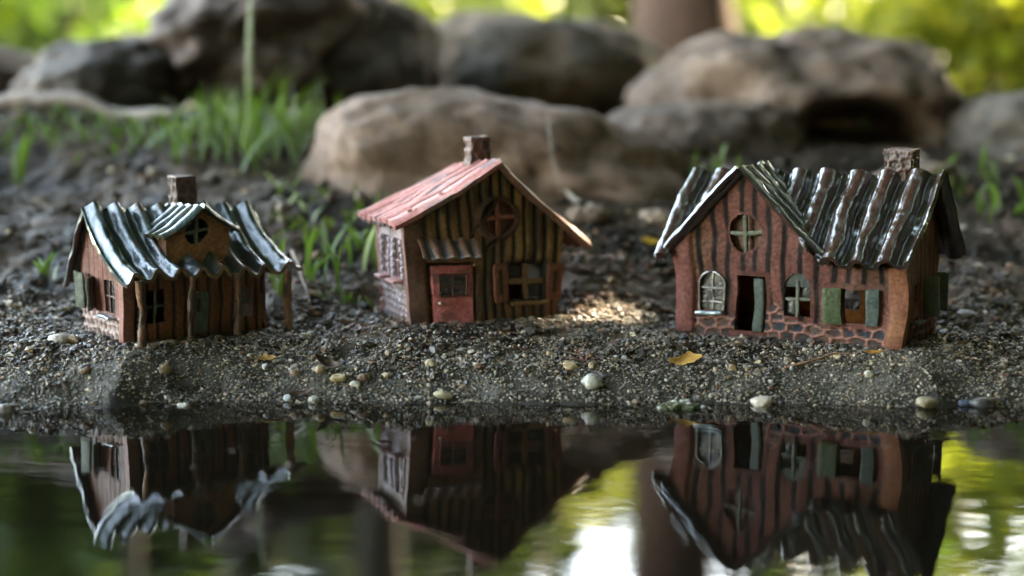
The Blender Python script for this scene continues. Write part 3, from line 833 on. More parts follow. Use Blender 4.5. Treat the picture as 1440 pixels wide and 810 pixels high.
def profLb(U, T):
    y = ridgeY + 3.15 * T
    return np.stack([U + 0 * T, y, ridgeZ - 4.45 * T - 0.22 * sstep(0, 9.5, U)], -1)
mb = MB()
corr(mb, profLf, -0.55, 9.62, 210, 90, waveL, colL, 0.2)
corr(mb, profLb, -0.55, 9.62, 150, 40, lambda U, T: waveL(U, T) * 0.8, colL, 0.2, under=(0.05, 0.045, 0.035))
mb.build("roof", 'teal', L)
chimney(L, (5.45, 4.1, 6.2), (0.58, 0.54), 8.45, 41, (0.075, 0.032, 0.025))
# dormer
dx0, dx1, dyf, dap, dev = 2.62, 6.2, 0.15, 7.1, 5.75
dcx = 4.42
dm = MB()
top_d = lambda u: dap - 0.12 - np.abs(u - dcx) * 0.74
panel(dm, dx0, dx1, 3.7, top_d, lambda U, V, H: np.stack([U, dyf - H, V], -1), lambda U, V: 0.03 * fbm(U * 1.3, V * 1.3, 0, 3, 3) - 0.10 * sstep(4.45, 4.1, V + 0.18 * np.cos((U - 3) * 4.2)), lambda U, V, H: mix((0.22, 0.10, 0.05), (0.30, 0.145, 0.075), np.clip(0.5 + 0.5 * fbm(U * 1.5, V * 1.5, 0, 6, 3), 0, 1)), 0.25, [('circ', 4.33, 5.75, 0.7)])
for xx, sg in ((dx0, -1), (dx1, 1)):
    panel(dm, dyf, 3.6, 3.7, lambda u: dev + 0 * u, (lambda xx, sg: lambda U, V, H: np.stack([xx + sg * H, U, V], -1))(xx, sg), lambda U, V: 0.03 * fbm(U, V, 0, 8, 2), lambda U, V, H: mix((0.18, 0.085, 0.055), (0.25, 0.12, 0.08), 0.5 + 0.4 * fbm(U, V, 0, 8, 2)), 0.25, (), 0.15)
dm = dm.build("dormer", 'clay', L)
mb = MB(); cross(mb, 4.33, 5.75, .7, .7, dyf + 0.06, 0.10, (0.12, 0.125, 0.085), 77); mb.build("window_cross", 'clay', dm)
mb = MB()
def dw(U, T):
    ph = (U - (dyf - .55)) / 0.86
    return 0.27 * np.abs(np.sin(ph * math.pi)) ** 0.8 + 0.03 * fbm(U * 1.5, T * 3, 0, 9, 2)
def dcol(U, T, Wv):
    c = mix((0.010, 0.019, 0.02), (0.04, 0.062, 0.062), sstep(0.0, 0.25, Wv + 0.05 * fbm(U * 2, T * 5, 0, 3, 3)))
    return mix(c, np.broadcast_to((0.15, 0.11, 0.055), c.shape), sstep(0.95, 0.99, T) * 0.6 + 0.5 * sstep(0.35, 0.7, fbm(U * 2, T * 5, 0, 13, 3)))
for sg in (-1, 1):
    def pd(U, T, sg=sg):
        back = np.clip((U - dyf) / 3.2, 0, 1)
        return np.stack([dcx + sg * (2.15 * T), U + 0 * T, dap - 0.05 - 1.68 * T + 0.16 * (T ** 3) - 0.1 * back], -1)
    corr(mb, pd, dyf - 0.55, 3.5, 70, 40, dw, dcol, 0.18)
mb.build("dormer_roof", 'teal', dm)

# ------------------------------------------------------------------ middle house: pink roof, red door
h = HOUSES['M']
Mh = empty("clay_house", "clay house with a matt pink red tiled roof, striped plank front and a red door", "clay house", h['o'], (0, 0, math.radians(h['yaw'])), "miniature clay houses")
W_, D_ = 8.6, 5.3
rx, rzf, rzb = 5.0, 8.72, 8.15
def roofM(x, y):
    rr = rzf + (rzb - rzf) * (y + 0.6) / 7.1
    return np.where(x < rx, rr - (rx - x) * (rr - 5.55) / 6.0, rr - (x - rx) * (rr - 4.1) / 5.4)
def mapM(U, V, H):
    bow = 0.85 * np.sin(np.clip(U / W_, 0, 1) * math.pi) * np.clip(1 - V / 7.5, 0, 1) ** 1.2
    x = U + (U - W_ * .45) * 0.013 * V
    return np.stack([x, -H - bow, V - 0.12 * np.sin(np.clip(U / W_, 0, 1) * math.pi) * np.clip(1 - V / 3, 0, 1)], -1)
ochre, brn = np.array((0.31, 0.17, 0.07)), np.array((0.17, 0.075, 0.04))
def grM(U, V):
    q, gr, r = planks(U, V, 0.60, 0.30, 0.15, 0.13, 61, 0.06)
    plain = sstep(1.0, 0.8, U)
    zone = np.maximum(plain, np.maximum(sstep(0.2, 0.0, near(U, V, 1.0, 3.5, -1, 4.5)), sstep(0.12, 0, np.hypot(U - 4.9, V - 5.66) - 1.1)))
    return q * (1 - zone), gr * (1 - zone), r, plain
def hfM(U, V):
    q, gr, r, pl = grM(U, V)
    q = q + pl * 0.10 * np.sqrt(np.clip(1 - ((U - 0.35) / 0.65) ** 2, 0, 1))
    q = q + 0.03 * fbm(U * 0.7, V * 0.5, 0, 5, 2)
    q = q - 0.10 * sstep(0.12, 0.04, near(U, V, 5.5, 7.65, 1.2, 3.2))
    q = q - 0.22 * sstep(0.10, 0.03, near(U, V, 1.02, 3.38, -0.3, 3.3))
    ry = np.hypot(U - 4.9, V - 5.66)
    return q + 0.13 * np.exp(-((ry - 1.12) / 0.10) ** 2)
def cfM(U, V, H):
    q, gr, r, pl = grM(U, V)
    t = np.clip(0.25 + 0.5 * r + 0.35 * fbm(U * 1.2, V * 0.5, 0, 71, 3) + 0.12 * (V - 3) / 3, 0, 1)
    c = mix(brn, ochre, t)
    c = mix(c, np.broadcast_to((0.20, 0.075, 0.05), c.shape), sstep(1.7, 0.2, V) * 0.55)
    c = mix(c, np.broadcast_to((0.045, 0.027, 0.018), c.shape), sstep(0.0, 0.7, fbm(U * 1.6, V * 0.45, 0, 81, 3)) * 0.75)
    c = mix(c, mix((0.13, 0.062, 0.045), (0.06, 0.034, 0.028), sstep(-.2, .5, noise(U * 2.2, V * .5, 0, 6))), pl)
    c = mix(c, np.broadcast_to(IRON, c.shape), gr * 0.95)
    e = near(U, V, 5.5, 7.65, 1.25, 3.15)
    c = mix(c, np.broadcast_to(IRON, c.shape), np.exp(-(e / 0.22) ** 2) * 0.85)
    e = near(U, V, 1.02, 3.38, -0.3, 3.3)
    c = mix(c, np.broadcast_to(IRON, c.shape), sstep(0.10, 0.03, e) * 0.95)
    return mix(c, np.broadcast_to((0.085, 0.042, 0.03), c.shape), np.exp(-((np.hypot(U - 4.9, V - 5.66) - 1.12) / 0.14) ** 2))
mb = MB()
fh = [('rect', 5.56, 7.58, 1.28, 3.12), ('circ', 4.9, 5.66, 1.0)]
panel(mb, -0.1, W_, -0.35, lambda u: roofM(u, 0) - 0.15, mapM, hfM, cfM, 0.4, fh, 0.08)
def hfs(U, V):
    f1, f2, cid = worley(U / 0.62, V / 0.40, 0.45, 23)
    st = sstep(2.15, 2.0, V)
    q = 0.10 - 0.20 * sstep(0.05, 0.40, f2 - f1)
    return np.where(U < 0.55, 0.12 * np.sqrt(np.clip(1 - ((U - 0.1) / 0.55) ** 2, 0, 1)), st * q + 0.02 * fbm(U * 2, V * 2, 0, 3, 2)) + 0.10 * sstep(D_ - 0.45, D_ - 0.3, U)
def cfs(U, V, H):
    f1, f2, cid = worley(U / 0.62, V / 0.40, 0.45, 23)
    c = mix((0.36, 0.255, 0.25), (0.46, 0.36, 0.37), np.clip(.5 + .5 * fbm(U, V, 0, 5, 3), 0, 1))
    st = sstep(2.15, 2.0, V) * sstep(0.5, 0.6, U)
    c = mix(c, np.broadcast_to((0.055, 0.045, 0.055), c.shape), st * sstep(0.30, 0.55, f2 - f1))
    c = mix(c, np.broadcast_to((0.30, 0.14, 0.115), c.shape), np.maximum(sstep(0.55, 0.45, U), sstep(D_ - 0.5, D_ - 0.4, U)))
    return mix(c, np.broadcast_to((0.10, 0.055, 0.05), c.shape), 0.7 * sstep(0.2, 0.7, noise(U * 1.7, V * .8, 0, 8)) * sstep(2.1, 2.4, V))
sh = [('rect', 0.85, 2.05, 2.45, 4.7), ('rect', 3.0, 4.2, 2.45, 4.7)]
lean = lambda V: -(W_ * .45) * 0.013 * V
panel(mb, 0, D_, -0.35, lambda u: roofM(0 * u, u) - 0.3, lambda U, V, H: np.stack([-H + lean(V), U, V], -1), hfs, cfs, 0.35, sh)
pl3 = lambda U, V: planks(U, V, .7, .25, 0, .09, 3)
panel(mb, 0, D_, -0.35, lambda u: roofM(0 * u + W_ + .3, u) - 0.15, lambda U, V, H: np.stack([W_ + H + W_ * .55 * .013 * V, U, V], -1), lambda U, V: pl3(U, V)[0], lambda U, V, H: mix(mix(brn, ochre, 0.4 + 0 * U), np.broadcast_to(IRON, U.shape + (3,)), pl3(U, V)[1]), 0.35, (), 0.14)
panel(mb, 0, W_, -0.35, lambda u: roofM(u, D_ + 0 * u) - 0.15, lambda U, V, H: np.stack([U + (U - W_ * .45) * 0.013 * V, D_ + H, V], -1), lambda U, V: pl3(U, V)[0], lambda U, V, H: mix(mix(brn, ochre, 0.4 + 0 * U), np.broadcast_to(IRON, U.shape + (3,)), pl3(U, V)[1]), 0.35, [('rect', 5.2, 7, 1.3, 3)], 0.14)
mb.build("wall", 'clay', Mh)
def bowy(x, z):
    return -0.85 * math.sin(min(max(x / W_, 0), 1) * math.pi) * max(1 - z / 7.5, 0) ** 1.2
# red door
def redc(q):
    t = fbm(q[..., 0] * 1.5, q[..., 1], q[..., 2] * 1.5, 4, 3)
    c = mix((0.29, 0.07, 0.065), (0.40, 0.11, 0.105), np.clip(.55 + .5 * t, 0, 1))
    return mix(c, np.broadcast_to((0.12, 0.05, 0.04), c.shape), sstep(1.5, 2.9, q[..., 2]) * 0.0 + 0.75 * sstep(0.35, 0.7, t))
dz = 0.02
mb = MB()
def bowed(mb_):
    return mb_.xf(lambda v: np.stack([v[:, 0] + (v[:, 0] - W_ * .45) * 0.013 * v[:, 2], v[:, 1] + np.array([bowy(x, z) for x, z in zip(v[:, 0], v[:, 2])]), v[:, 2] - 0.12 * np.sin(np.clip(v[:, 0] / W_, 0, 1) * math.pi) * np.clip(1 - v[:, 2] / 3, 0, 1)], 1))
for (x0, x1, z0, z1) in ((1.16, 3.3, -0.1, 1.62), (1.16, 3.3, 2.75, 3.22), (1.16, 1.52, 1.62, 2.75), (2.93, 3.3, 1.62, 2.75)):
    rbox(mb, ((x0 + x1) / 2, 0.02, (z0 + z1) / 2), ((x1 - x0) / 2 + .01, 0.17, (z1 - z0) / 2 + .01), redc, 0.07, 9, 0.02)
bowed(mb); dr = mb.build("door", 'clay', Mh); tag(dr, "red front door")
mb = MB(); rbox(mb, (2.22, 0.08, 2.18), (0.72, 0.08, 0.58), (0.022, 0.018, 0.018), 0.05, 6, 0.02); bowed(mb); dwn = mb.build("door_window", 'glass', dr)
mb = MB()
rbox(mb, (2.22, -0.03, 2.18), (0.70, 0.05, 0.045), (0.10, 0.04, 0.03), 0.04, 4, 0.015); rbox(mb, (2.22, -0.035, 2.18), (0.045, 0.05, 0.56), (0.10, 0.04, 0.03), 0.04, 4, 0.015)
ring_pts = np.array([[1.52, 1.62], [2.93, 1.62], [2.93, 2.75], [1.52, 2.75], [1.52, 1.62]])
for a, b in zip(ring_pts[:-1], ring_pts[1:]):
    t = np.linspace(0, 1, 12)[:, None]; q = a * (1 - t) + b * t
    tube(mb, np.stack([q[:, 0], np.full(12, -0.13), q[:, 1]], 1), 0.06, (0.09, 0.032, 0.026), 8, 0.2)
bowed(mb); mb.build("muntin", 'clay', dr)
mb = MB(); v, f = ICO[3]; mb.add(v * 0.12 + (1.48, -0.2, 1.28), f, (0.22, 0.12, 0.06)); bowed(mb); mb.build("knob", 'glossy', dr)
# awning of four tiles
def awf(U, T):
    return np.stack([U + 0 * T, 0.05 - 0.92 * T + 0 * U, 4.62 - 0.62 * T - 0.30 * T ** 2 + 0 * U], -1)
def aww(U, T):
    return 0.20 * np.abs(np.cos((U - 0.62) / 0.72 * math.pi)) ** 1.4 + 0.02 * fbm(U * 3, T * 4, 0, 5, 2)
mb = MB()
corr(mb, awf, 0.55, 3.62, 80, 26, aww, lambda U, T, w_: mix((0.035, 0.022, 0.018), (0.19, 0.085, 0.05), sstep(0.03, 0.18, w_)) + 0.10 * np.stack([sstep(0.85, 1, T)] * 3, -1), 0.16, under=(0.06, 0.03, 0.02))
bowed(mb); mb.build("awning", 'matteroof', Mh)
# round window
mb = MB(); ring(mb, 4.9, 5.66, 1.06, 0.13, -0.05, (0.075, 0.036, 0.026)); bowed(mb); rw = mb.build("round_window", 'clay', Mh)
mb = MB(); cross(mb, 4.9, 5.66, 1.0, 1.0, 0.12, 0.13, (0.27, 0.085, 0.06), 33); bowed(mb); mb.build("window_cross", 'clay', rw)
mb = MB(); rbox(mb, (4.9, 0.42, 5.66), (1.1, 0.04, 1.1), (0.10, 0.035, 0.028), 0.03, 4, 0.02); bowed(mb); mb.build("pane", 'clay', rw)
# front window
mb = MB(); cross(mb, 6.57, 2.2, 1.02, .93, 0.10, 0.16, (0.20, 0.105, 0.06), 51); bowed(mb); wn = mb.build("window_cross", 'clay', Mh)
mb = MB(); rbox(mb, (7.15, 0.3, 1.68), (0.42, 0.06, 0.36), (0.055, 0.045, 0.035), 0.05, 5, 0.03); rbox(mb, (6.0, 0.3, 2.72), (0.4, 0.05, 0.3), (0.045, 0.042, 0.04), 0.05, 5, 0.03); bowed(mb); mb.build("pane", 'glass', wn)
mb = MB(); t = np.linspace(0, 1, 20); tube(mb, np.stack([5.62 + 2.2 * t, np.full(20, -0.20), 1.08 + 0.03 * np.sin(t * 7)], 1), 0.11, (0.24, 0.13, 0.065), 10, 0.15); bowed(mb); mb.build("sill", 'clay', Mh)
for (cx, cz) in ((4.98, 2.2), (8.22, 2.15)):
    mb = MB(); cr = (0.19, 0.065, 0.046)
    rbox(mb, (cx - .30, -0.12, cz), (0.17, 0.13, 0.98), cr, 0.09, 6, 0.03, s=2); rbox(mb, (cx + .30, -0.12, cz), (0.17, 0.13, 0.98), cr, 0.09, 6, 0.03, s=5)
    rbox(mb, (cx, -0.125, cz + .78), (0.2, 0.125, 0.2), cr, 0.07, 5, 0.02, s=7); rbox(mb, (cx, -0.125, cz - .78), (0.2, 0.125, 0.2), cr, 0.07, 5, 0.02, s=8)
    bowed(mb); sb = mb.build("shutter", 'clay', Mh)
    mb = MB(); rbox(mb, (cx, -0.03, cz), (0.16, 0.06, 0.62), (0.06, 0.05, 0.03), 0.05, 5, 0.03); bowed(mb); mb.build("panel", 'clay', sb)
# side windows: brick jambs, pane, sill
for (y0, y1) in ((0.85, 2.05), (3.0, 4.2)):
    mb = MB(); rbox(mb, (0.12, (y0 + y1) / 2, 3.57), (0.05, 0.62, 1.14), (0.09, 0.10, 0.11), 0.03, 4, 0.02); rbox(mb, (0.02, (y0 + y1) / 2, 3.57), (0.07, 0.07, 1.12), (0.34, 0.15, 0.13), 0.05, 4, 0.02); rbox(mb, (0.02, (y0 + y1) / 2, 3.4), (0.07, 0.6, 0.08), (0.34, 0.15, 0.13), 0.05, 4, 0.02)
    mb.xf(lambda v: v + np.stack([lean(v[:, 2]), 0 * v[:, 0], 0 * v[:, 0]], 1)); sw = mb.build("side_window", 'glossy', Mh)
    mb = MB()
    for yy_ in (y0 - 0.16, y1 + 0.16):
        for k_ in range(6):
            rbox(mb, (-0.05, yy_, 2.62 + 0.38 * k_), (0.13, 0.15, 0.16), (0.42, 0.34, 0.36), 0.08, 4, 0.03, s=k_)
    mb.xf(lambda v: v + np.stack([lean(v[:, 2]), 0 * v[:, 0], 0 * v[:, 0]], 1)); mb.build("brick_jamb", 'clay', sw)
    mb = MB(); rbox(mb, (-0.36, (y0 + y1) / 2, 2.32), (0.40, 0.62, 0.11), (0.42, 0.20, 0.19), 0.09, 6, 0.04, s=9); mb.build("sill", 'clay', sw)
# roof
def mph(U):
    return 7.0 * np.clip((U + 0.62) / 7.12, 0, 1) ** 1.22
def waveM(U, T):
    w_ = 0.92
    ph = mph(U)
    return 0.30 * np.abs(np.sin(ph * math.pi)) ** 0.75 + 0.03 * fbm(U * 1.2, T * 4, 0, 14, 3)
HOL = [(-0.1, .82, .16), (-0.05, .52, .15), (0.8, .40, .10), (1.75, .32, .16), (2.6, .62, .09), (1.0, .75, .07), (3.5, .25, .1)]
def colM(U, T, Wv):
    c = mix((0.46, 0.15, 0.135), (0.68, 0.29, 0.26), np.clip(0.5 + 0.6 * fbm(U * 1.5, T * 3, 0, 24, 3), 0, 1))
    c = mix(c, np.broadcast_to((0.08, 0.045, 0.045), c.shape), 0.92 * np.maximum(sstep(0.24, 0.10, mph(U) % 1.0), sstep(0.9, 0.98, mph(U) % 1.0)) * (U > -0.3))  # creases and near flanks darkened: tube shading painted into the colour
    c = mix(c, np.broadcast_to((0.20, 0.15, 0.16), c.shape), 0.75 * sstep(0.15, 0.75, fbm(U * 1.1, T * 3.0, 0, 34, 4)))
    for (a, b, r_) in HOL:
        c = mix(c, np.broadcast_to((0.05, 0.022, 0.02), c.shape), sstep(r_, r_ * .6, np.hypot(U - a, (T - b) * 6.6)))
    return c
def wM(U, T):
    w_ = waveM(U, T)
    for (a, b, r_) in HOL:
        d = np.hypot(U - a, (T - b) * 6.6)
        w_ = w_ - 0.14 * sstep(r_, r_ * .5, d) + 0.05 * np.exp(-((d - r_ * 1.2) / (r_ * .3)) ** 2)
    return w_
def pMl(U, T):
    x = rx + (-1.0 - rx) * T
    rr = rzf + (rzb - rzf) * (U + 0.6) / 7.1
    return np.stack([x + 0 * U, U + 0 * T, rr + (5.5 - rr) * T - 0.14 * np.sin(T * math.pi)], -1)
def pMr(U, T):
    x = rx + (10.35 - rx) * T
    rr = rzf + (rzb - rzf) * (U + 0.6) / 7.1
    return np.stack([x + 0 * U, U + 0 * T, rr + (4.0 - rr) * T - 0.12 * np.sin(T * math.pi)], -1)
def colMr(U, T, Wv):
    return mix(colM(U, T, Wv) * np.array((0.62, 0.62, 0.55)), np.broadcast_to((0.20, 0.075, 0.045), U.shape + (3,)), 0.8 * sstep(0.5, 0.2, U))
mb = MB()
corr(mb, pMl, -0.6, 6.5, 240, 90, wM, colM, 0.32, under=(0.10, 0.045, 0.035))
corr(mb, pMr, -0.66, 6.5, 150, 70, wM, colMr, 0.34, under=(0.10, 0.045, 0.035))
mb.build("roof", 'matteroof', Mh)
Mh.scale = (1.02, 1.02, 1.03)
chimney(Mh, (4.95, 2.9, 7.9), (0.60, 0.54), 9.85, 51, (0.10, 0.045, 0.033))

# ------------------------------------------------------------------ right house: dark brown glossy roof, front gable
h = HOUSES['R']
R_ = empty("clay_house", "long clay house with a dark brown glossy ribbed roof and a wide front gable", "clay house", h['o'], (0, -0.018, math.radians(h['yaw'])), "miniature clay houses")
W_, D_ = 12.3, 5.7
gcx, gap, gev = 3.75, 8.85, 4.05
def gabz(x):
    return gap - np.abs(x - gcx) * (gap - gev) / 4.65
def mainz(y):
    return np.where(y < 3.2, 4.15 + (np.asarray(y) + 0.65) * (8.5 - 4.15) / 3.85, 8.5 - (np.asarray(y) - 3.2) * (8.5 - 4.1) / 3.7)
pk = np.array((0.085, 0.027, 0.020)); pk2 = np.array((0.165, 0.060, 0.046))
def stone(U, V):
    f1, f2, cid = worley(U / 0.88, V / 0.50, 0.75, 43)
    lim = 1.05 + 0.25 * noise(U * 0.9, 0, 0, 3) + 0.95 * np.exp(-((U - 5.55) / 0.55) ** 2) + 0.3 * np.exp(-((U - 2.0) / 0.8) ** 2)
    st = sstep(lim + 0.05, lim - 0.05, V) * (U > 0.8) * (U < 11.4) * sstep(0.02, 0.1, V + 0.12 * (U > 5)) * (1 - (U > 2.9) * (U < 5.1) * (V < 0.45))
    return st, f2 - f1, cid
def plR(U, V):
    q, gr, r = planks(U, V, 0.80, 0.36, 0.32, 0.24, 91, 0.12)
    e = np.minimum(near(U, V, 3.15, 5.05, -1, 3.4), near(U, V, 8.15, 10.95, 1.2, 3.1))
    z = np.maximum(sstep(0.25, 0.15, e), np.maximum(sstep(0.9, 0.75, U), sstep(11.35, 11.5, U)))
    z = np.maximum(z, sstep(1.08, 1.0, np.hypot(U - 3.8, V - 5.6)))
    return q * (1 - z), gr * (1 - z), r
def hfR(U, V):
    q, gr, r = plR(U, V); st, ff, cid = stone(U, V)
    pore = 0.022 * sstep(0.15, 0.5, noise(U * 11, V * 11, 0, 7)) * (1 - gr)
    q = q - pore
    q = q * (1 - st) + st * (0.12 - 0.30 * sstep(0.03, 0.34, ff))
    q = np.where(U < 0.78, 0.28 * np.sqrt(np.clip(1 - ((U - 0.28) / 0.62) ** 2, 0, 1)), q)
    q = np.where(U > 11.42, 0.25 * np.sqrt(np.clip(1 - ((U - 12.05) / 0.7) ** 2, 0, 1)), q)
    led = sstep(0.20, 0.12, V) * (U > 1.0) * (U < 5.6)
    return np.maximum(q, led * 0.16)
def cfR(U, V, H):
    q, gr, r = plR(U, V); st, ff, cid = stone(U, V)
    c = mix(pk, pk2, np.clip(0.3 + 0.5 * r + 0.35 * fbm(U * 1.3, V * .6, 0, 95, 3), 0, 1))
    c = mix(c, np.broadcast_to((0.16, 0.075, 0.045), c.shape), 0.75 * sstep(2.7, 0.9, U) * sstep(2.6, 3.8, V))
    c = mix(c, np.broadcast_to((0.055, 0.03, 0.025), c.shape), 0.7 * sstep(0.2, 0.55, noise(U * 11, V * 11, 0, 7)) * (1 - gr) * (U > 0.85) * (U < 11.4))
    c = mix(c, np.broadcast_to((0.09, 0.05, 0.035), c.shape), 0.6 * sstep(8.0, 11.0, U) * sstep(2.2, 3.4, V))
    c = mix(c, np.broadcast_to(IRON, c.shape), np.minimum(1, gr * 1.3))
    sc = mix((0.27, 0.12, 0.095), mix((0.024, 0.026, 0.032), (0.085, 0.05, 0.04), sstep(.3, .9, cid)), sstep(0.08, 0.32, ff))
    c = mix(c, sc, st)
    c = mix(c, mix((0.16, 0.056, 0.046), (0.23, 0.092, 0.078), 0.5 + 0.5 * noise(V * .8, U, 0, 3)), sstep(0.8, 0.72, U))
    c = mix(c, mix((0.20, 0.078, 0.04), (0.13, 0.046, 0.027), 0.5 + 0.5 * noise(V * .9, U, 0, 4)), sstep(11.4, 11.5, U))
    c = mix(c, np.broadcast_to((0.33, 0.115, 0.09), c.shape), (H > 0.12) * sstep(0.2, 0.1, V) * (U > 1.0) * (U < 5.6))
    return c
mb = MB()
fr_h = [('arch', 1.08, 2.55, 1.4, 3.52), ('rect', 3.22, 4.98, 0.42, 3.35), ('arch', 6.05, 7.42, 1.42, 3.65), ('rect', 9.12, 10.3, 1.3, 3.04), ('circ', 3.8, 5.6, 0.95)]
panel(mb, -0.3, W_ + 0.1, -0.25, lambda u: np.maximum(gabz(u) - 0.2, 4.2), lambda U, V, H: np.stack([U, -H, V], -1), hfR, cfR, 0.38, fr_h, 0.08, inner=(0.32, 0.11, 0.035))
def side(U, V):
    q, gr, r = planks(U, V, .7, .22, 0, .08, 3); st = sstep(1.3, 1.1, V); f1, f2, c_ = worley(U / .8, V / .5, .7, 9)
    return q * (1 - st) - st * 0.12 * sstep(0.05, .3, f2 - f1), gr * (1 - st), st * sstep(.08, .3, f2 - f1)
def cside(U, V, H):
    q, gr, st = side(U, V)
    c = mix((0.06, 0.024, 0.016), (0.11, 0.045, 0.03), .5 + .5 * fbm(U, V, 0, 6, 3))
    return mix(c, np.broadcast_to(IRON, c.shape), np.maximum(gr, st * .8))
panel(mb, 0, D_, -0.35, lambda u: mainz(u) - 0.2, lambda U, V, H: np.stack([W_ + H, U, V], -1), lambda U, V: side(U, V)[0], cside, 0.35, [('rect', 1.3, 2.3, 1.4, 3.1), ('rect', 3.6, 4.6, 1.4, 3.2)], 0.1, inner=(0.20, 0.075, 0.03))
panel(mb, 0, D_, -0.25, lambda u: mainz(u) - 0.2, lambda U, V, H: np.stack([-0.05 - H, U, V], -1), lambda U, V: side(U, V)[0], cside, 0.35, (), 0.16, inner=(0.20, 0.075, 0.03))
panel(mb, 0, W_, -0.35, lambda u: 4.3 + 0 * u, lambda U, V, H: np.stack([U, D_ + H, V], -1), lambda U, V: side(U, V)[0], cside, 0.35, [('rect', 5.5, 8.2, 1.2, 3.6), ('rect', 10.6, 11.8, 1.2, 3.4)], 0.16, inner=(0.36, 0.13, 0.04))
mb.add([[0, 0.3, -0.1], [W_, 0.3, -0.1], [W_, D_, -0.1], [0, D_, -0.1]], [[0, 1, 2, 3]], (0.10, 0.045, 0.025))
mb.build("wall", 'claym', R_)
# glazed arched window with a blue sill
mb = MB()
rbox(mb, (1.81, 0.14, 2.42), (0.73, 0.06, 1.06), (0.085, 0.055, 0.05), 0.03, 5, 0.03); aw = mb.build("arched_window", 'glass', R_)
tag(aw, "glazed arched window with lead bars")
mb = MB(); t = np.linspace(0, 1, 12)
for (a, b) in (((1.81, 1.42), (1.83, 3.5)), ((1.1, 2.62), (2.52, 2.58)), ((1.12, 1.86), (2.52, 1.82))):
    q = np.outer(1 - t, a) + np.outer(t, b); tube(mb, np.stack([q[:, 0], np.full(12, 0.06), q[:, 1]], 1), 0.055, (0.11, 0.07, 0.06), 8, 0.3)
a_ = np.linspace(0, math.pi, 22)
arc = np.stack([1.815 + 0.735 * np.cos(a_), np.full(22, -0.06), 2.785 + 0.735 * np.sin(a_)], 1); arc = np.vstack([[[2.55, -0.06, 1.4]], arc, [[1.08, -0.06, 1.4]]])
tube(mb, arc, 0.07, (0.06, 0.035, 0.03), 8, 0.3); mb.build("bar", 'glossy', aw)
mb = MB(); rbox(mb, (1.75, -0.18, 1.27), (0.82, 0.22, 0.11), (0.17, 0.23, 0.26), 0.10, 7, 0.04); tag(mb.build("sill", 'glossy', R_), "blue glazed window sill")
# open door
mb = MB(); rbox(mb, (4.62, -0.02, 1.85), (0.33, 0.16, 1.40), (0.045, 0.058, 0.048), 0.12, 8, 0.03); tag(mb.build("door", 'clay', R_), "dark green door standing ajar")
# second arched window
mb = MB(); cc = (0.10, 0.10, 0.075)
cross(mb, 6.73, 2.35, .69, .95, 0.12, 0.10, cc, 61)
a_ = np.linspace(0, math.pi, 14); top_pts = np.stack([6.735 + .69 * np.cos(a_), np.full(14, .1), 2.97 + .69 * np.sin(a_)], 1)
mb.add(np.vstack([top_pts, [[6.735, .1, 2.97]]]), [[k_, k_ + 1, 14] for k_ in range(13)], (0.05, 0.055, 0.05))
a2 = mb.build("window_cross", 'clay', R_); tag(a2, "green cross bars of the arched window")
mb = MB(); rbox(mb, (7.1, 0.3, 2.75), (0.28, 0.06, 0.3), (0.10, 0.10, 0.12), .05, 5, .04); rbox(mb, (6.38, 0.3, 1.9), (0.3, 0.06, 0.4), (0.09, 0.085, 0.09), .05, 5, .04, s=4); mb.build("pane", 'glass', a2)
# shuttered window
for (cx, wd, tone_) in ((8.62, .48, (0.042, 0.055, 0.024)), (10.66, .34, (0.045, 0.058, 0.05))):
    mb = MB(); rbox(mb, (cx, -0.14, 2.15), (wd, 0.10, 0.95), (lambda T_: lambda q: np.asarray(T_) * (1 + 0.35 * noise(q[..., 0] * 5, q[..., 1], q[..., 2] * .8, 3))[..., None])(tone_), 0.06, 8, 0.03)
    mb.build("shutter", 'clay', R_)
# round gable window
mb = MB(); cross(mb, 3.8, 5.6, .95, .95, 0.1, 0.12, (0.085, 0.088, 0.058), 15); rw = mb.build("round_window", 'clay', R_)
mb = MB(); rbox(mb, (3.8, 0.5, 5.6), (1.1, 0.05, 1.1), (0.12, 0.05, 0.03), 0.03, 4, 0.02); mb.build("pane", 'clay', rw)
# right side shutter
for y in (3.3, 4.95):
    mb = MB(); rbox(mb, (W_ + 0.45, y, 2.4), (0.36, 0.10, 1.0), (0.05, 0.06, 0.04), 0.06, 6, 0.03); mb.build("shutter", 'clay', R_)
mb = MB(); rbox(mb, (W_ + 0.2, 1.8, 1.2), (0.22, 0.7, 0.1), (0.05, 0.06, 0.04), 0.08, 5, 0.03); mb.build("sill", 'clay', R_)
# roof: main sheet with ribs, its back, and the gable's two slopes
RIB = 1.47
def ribw(ph):
    f = np.abs(((ph + 0.5) % 1.0) - 0.5)
    return np.where(f < 0.36, np.sqrt(np.clip(1 - (f / 0.36) ** 2, 0, 1)), 0)
def smooth_rib(ph):
    return (ribw(ph - .03) + ribw(ph) + ribw(ph + .03)) / 3
def waveR(U, T):
    return 0.52 * smooth_rib((U + 0.25) / RIB) + 0.035 * fbm(U * 1.3, T * 5, 0, 5, 3) + 0.03 * np.maximum(noise(U * 3.2, T * 13, 0, 6), 0)
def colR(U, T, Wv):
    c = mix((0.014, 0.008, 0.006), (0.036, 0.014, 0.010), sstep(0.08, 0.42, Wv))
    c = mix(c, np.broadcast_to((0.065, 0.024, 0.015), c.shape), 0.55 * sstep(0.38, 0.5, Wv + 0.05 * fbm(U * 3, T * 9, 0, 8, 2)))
    return mix(c, np.broadcast_to((0.02, 0.021, 0.011), c.shape), 0.5 * sstep(0.2, 0.6, fbm(U * 2, T * 8, 0, 9, 3)))
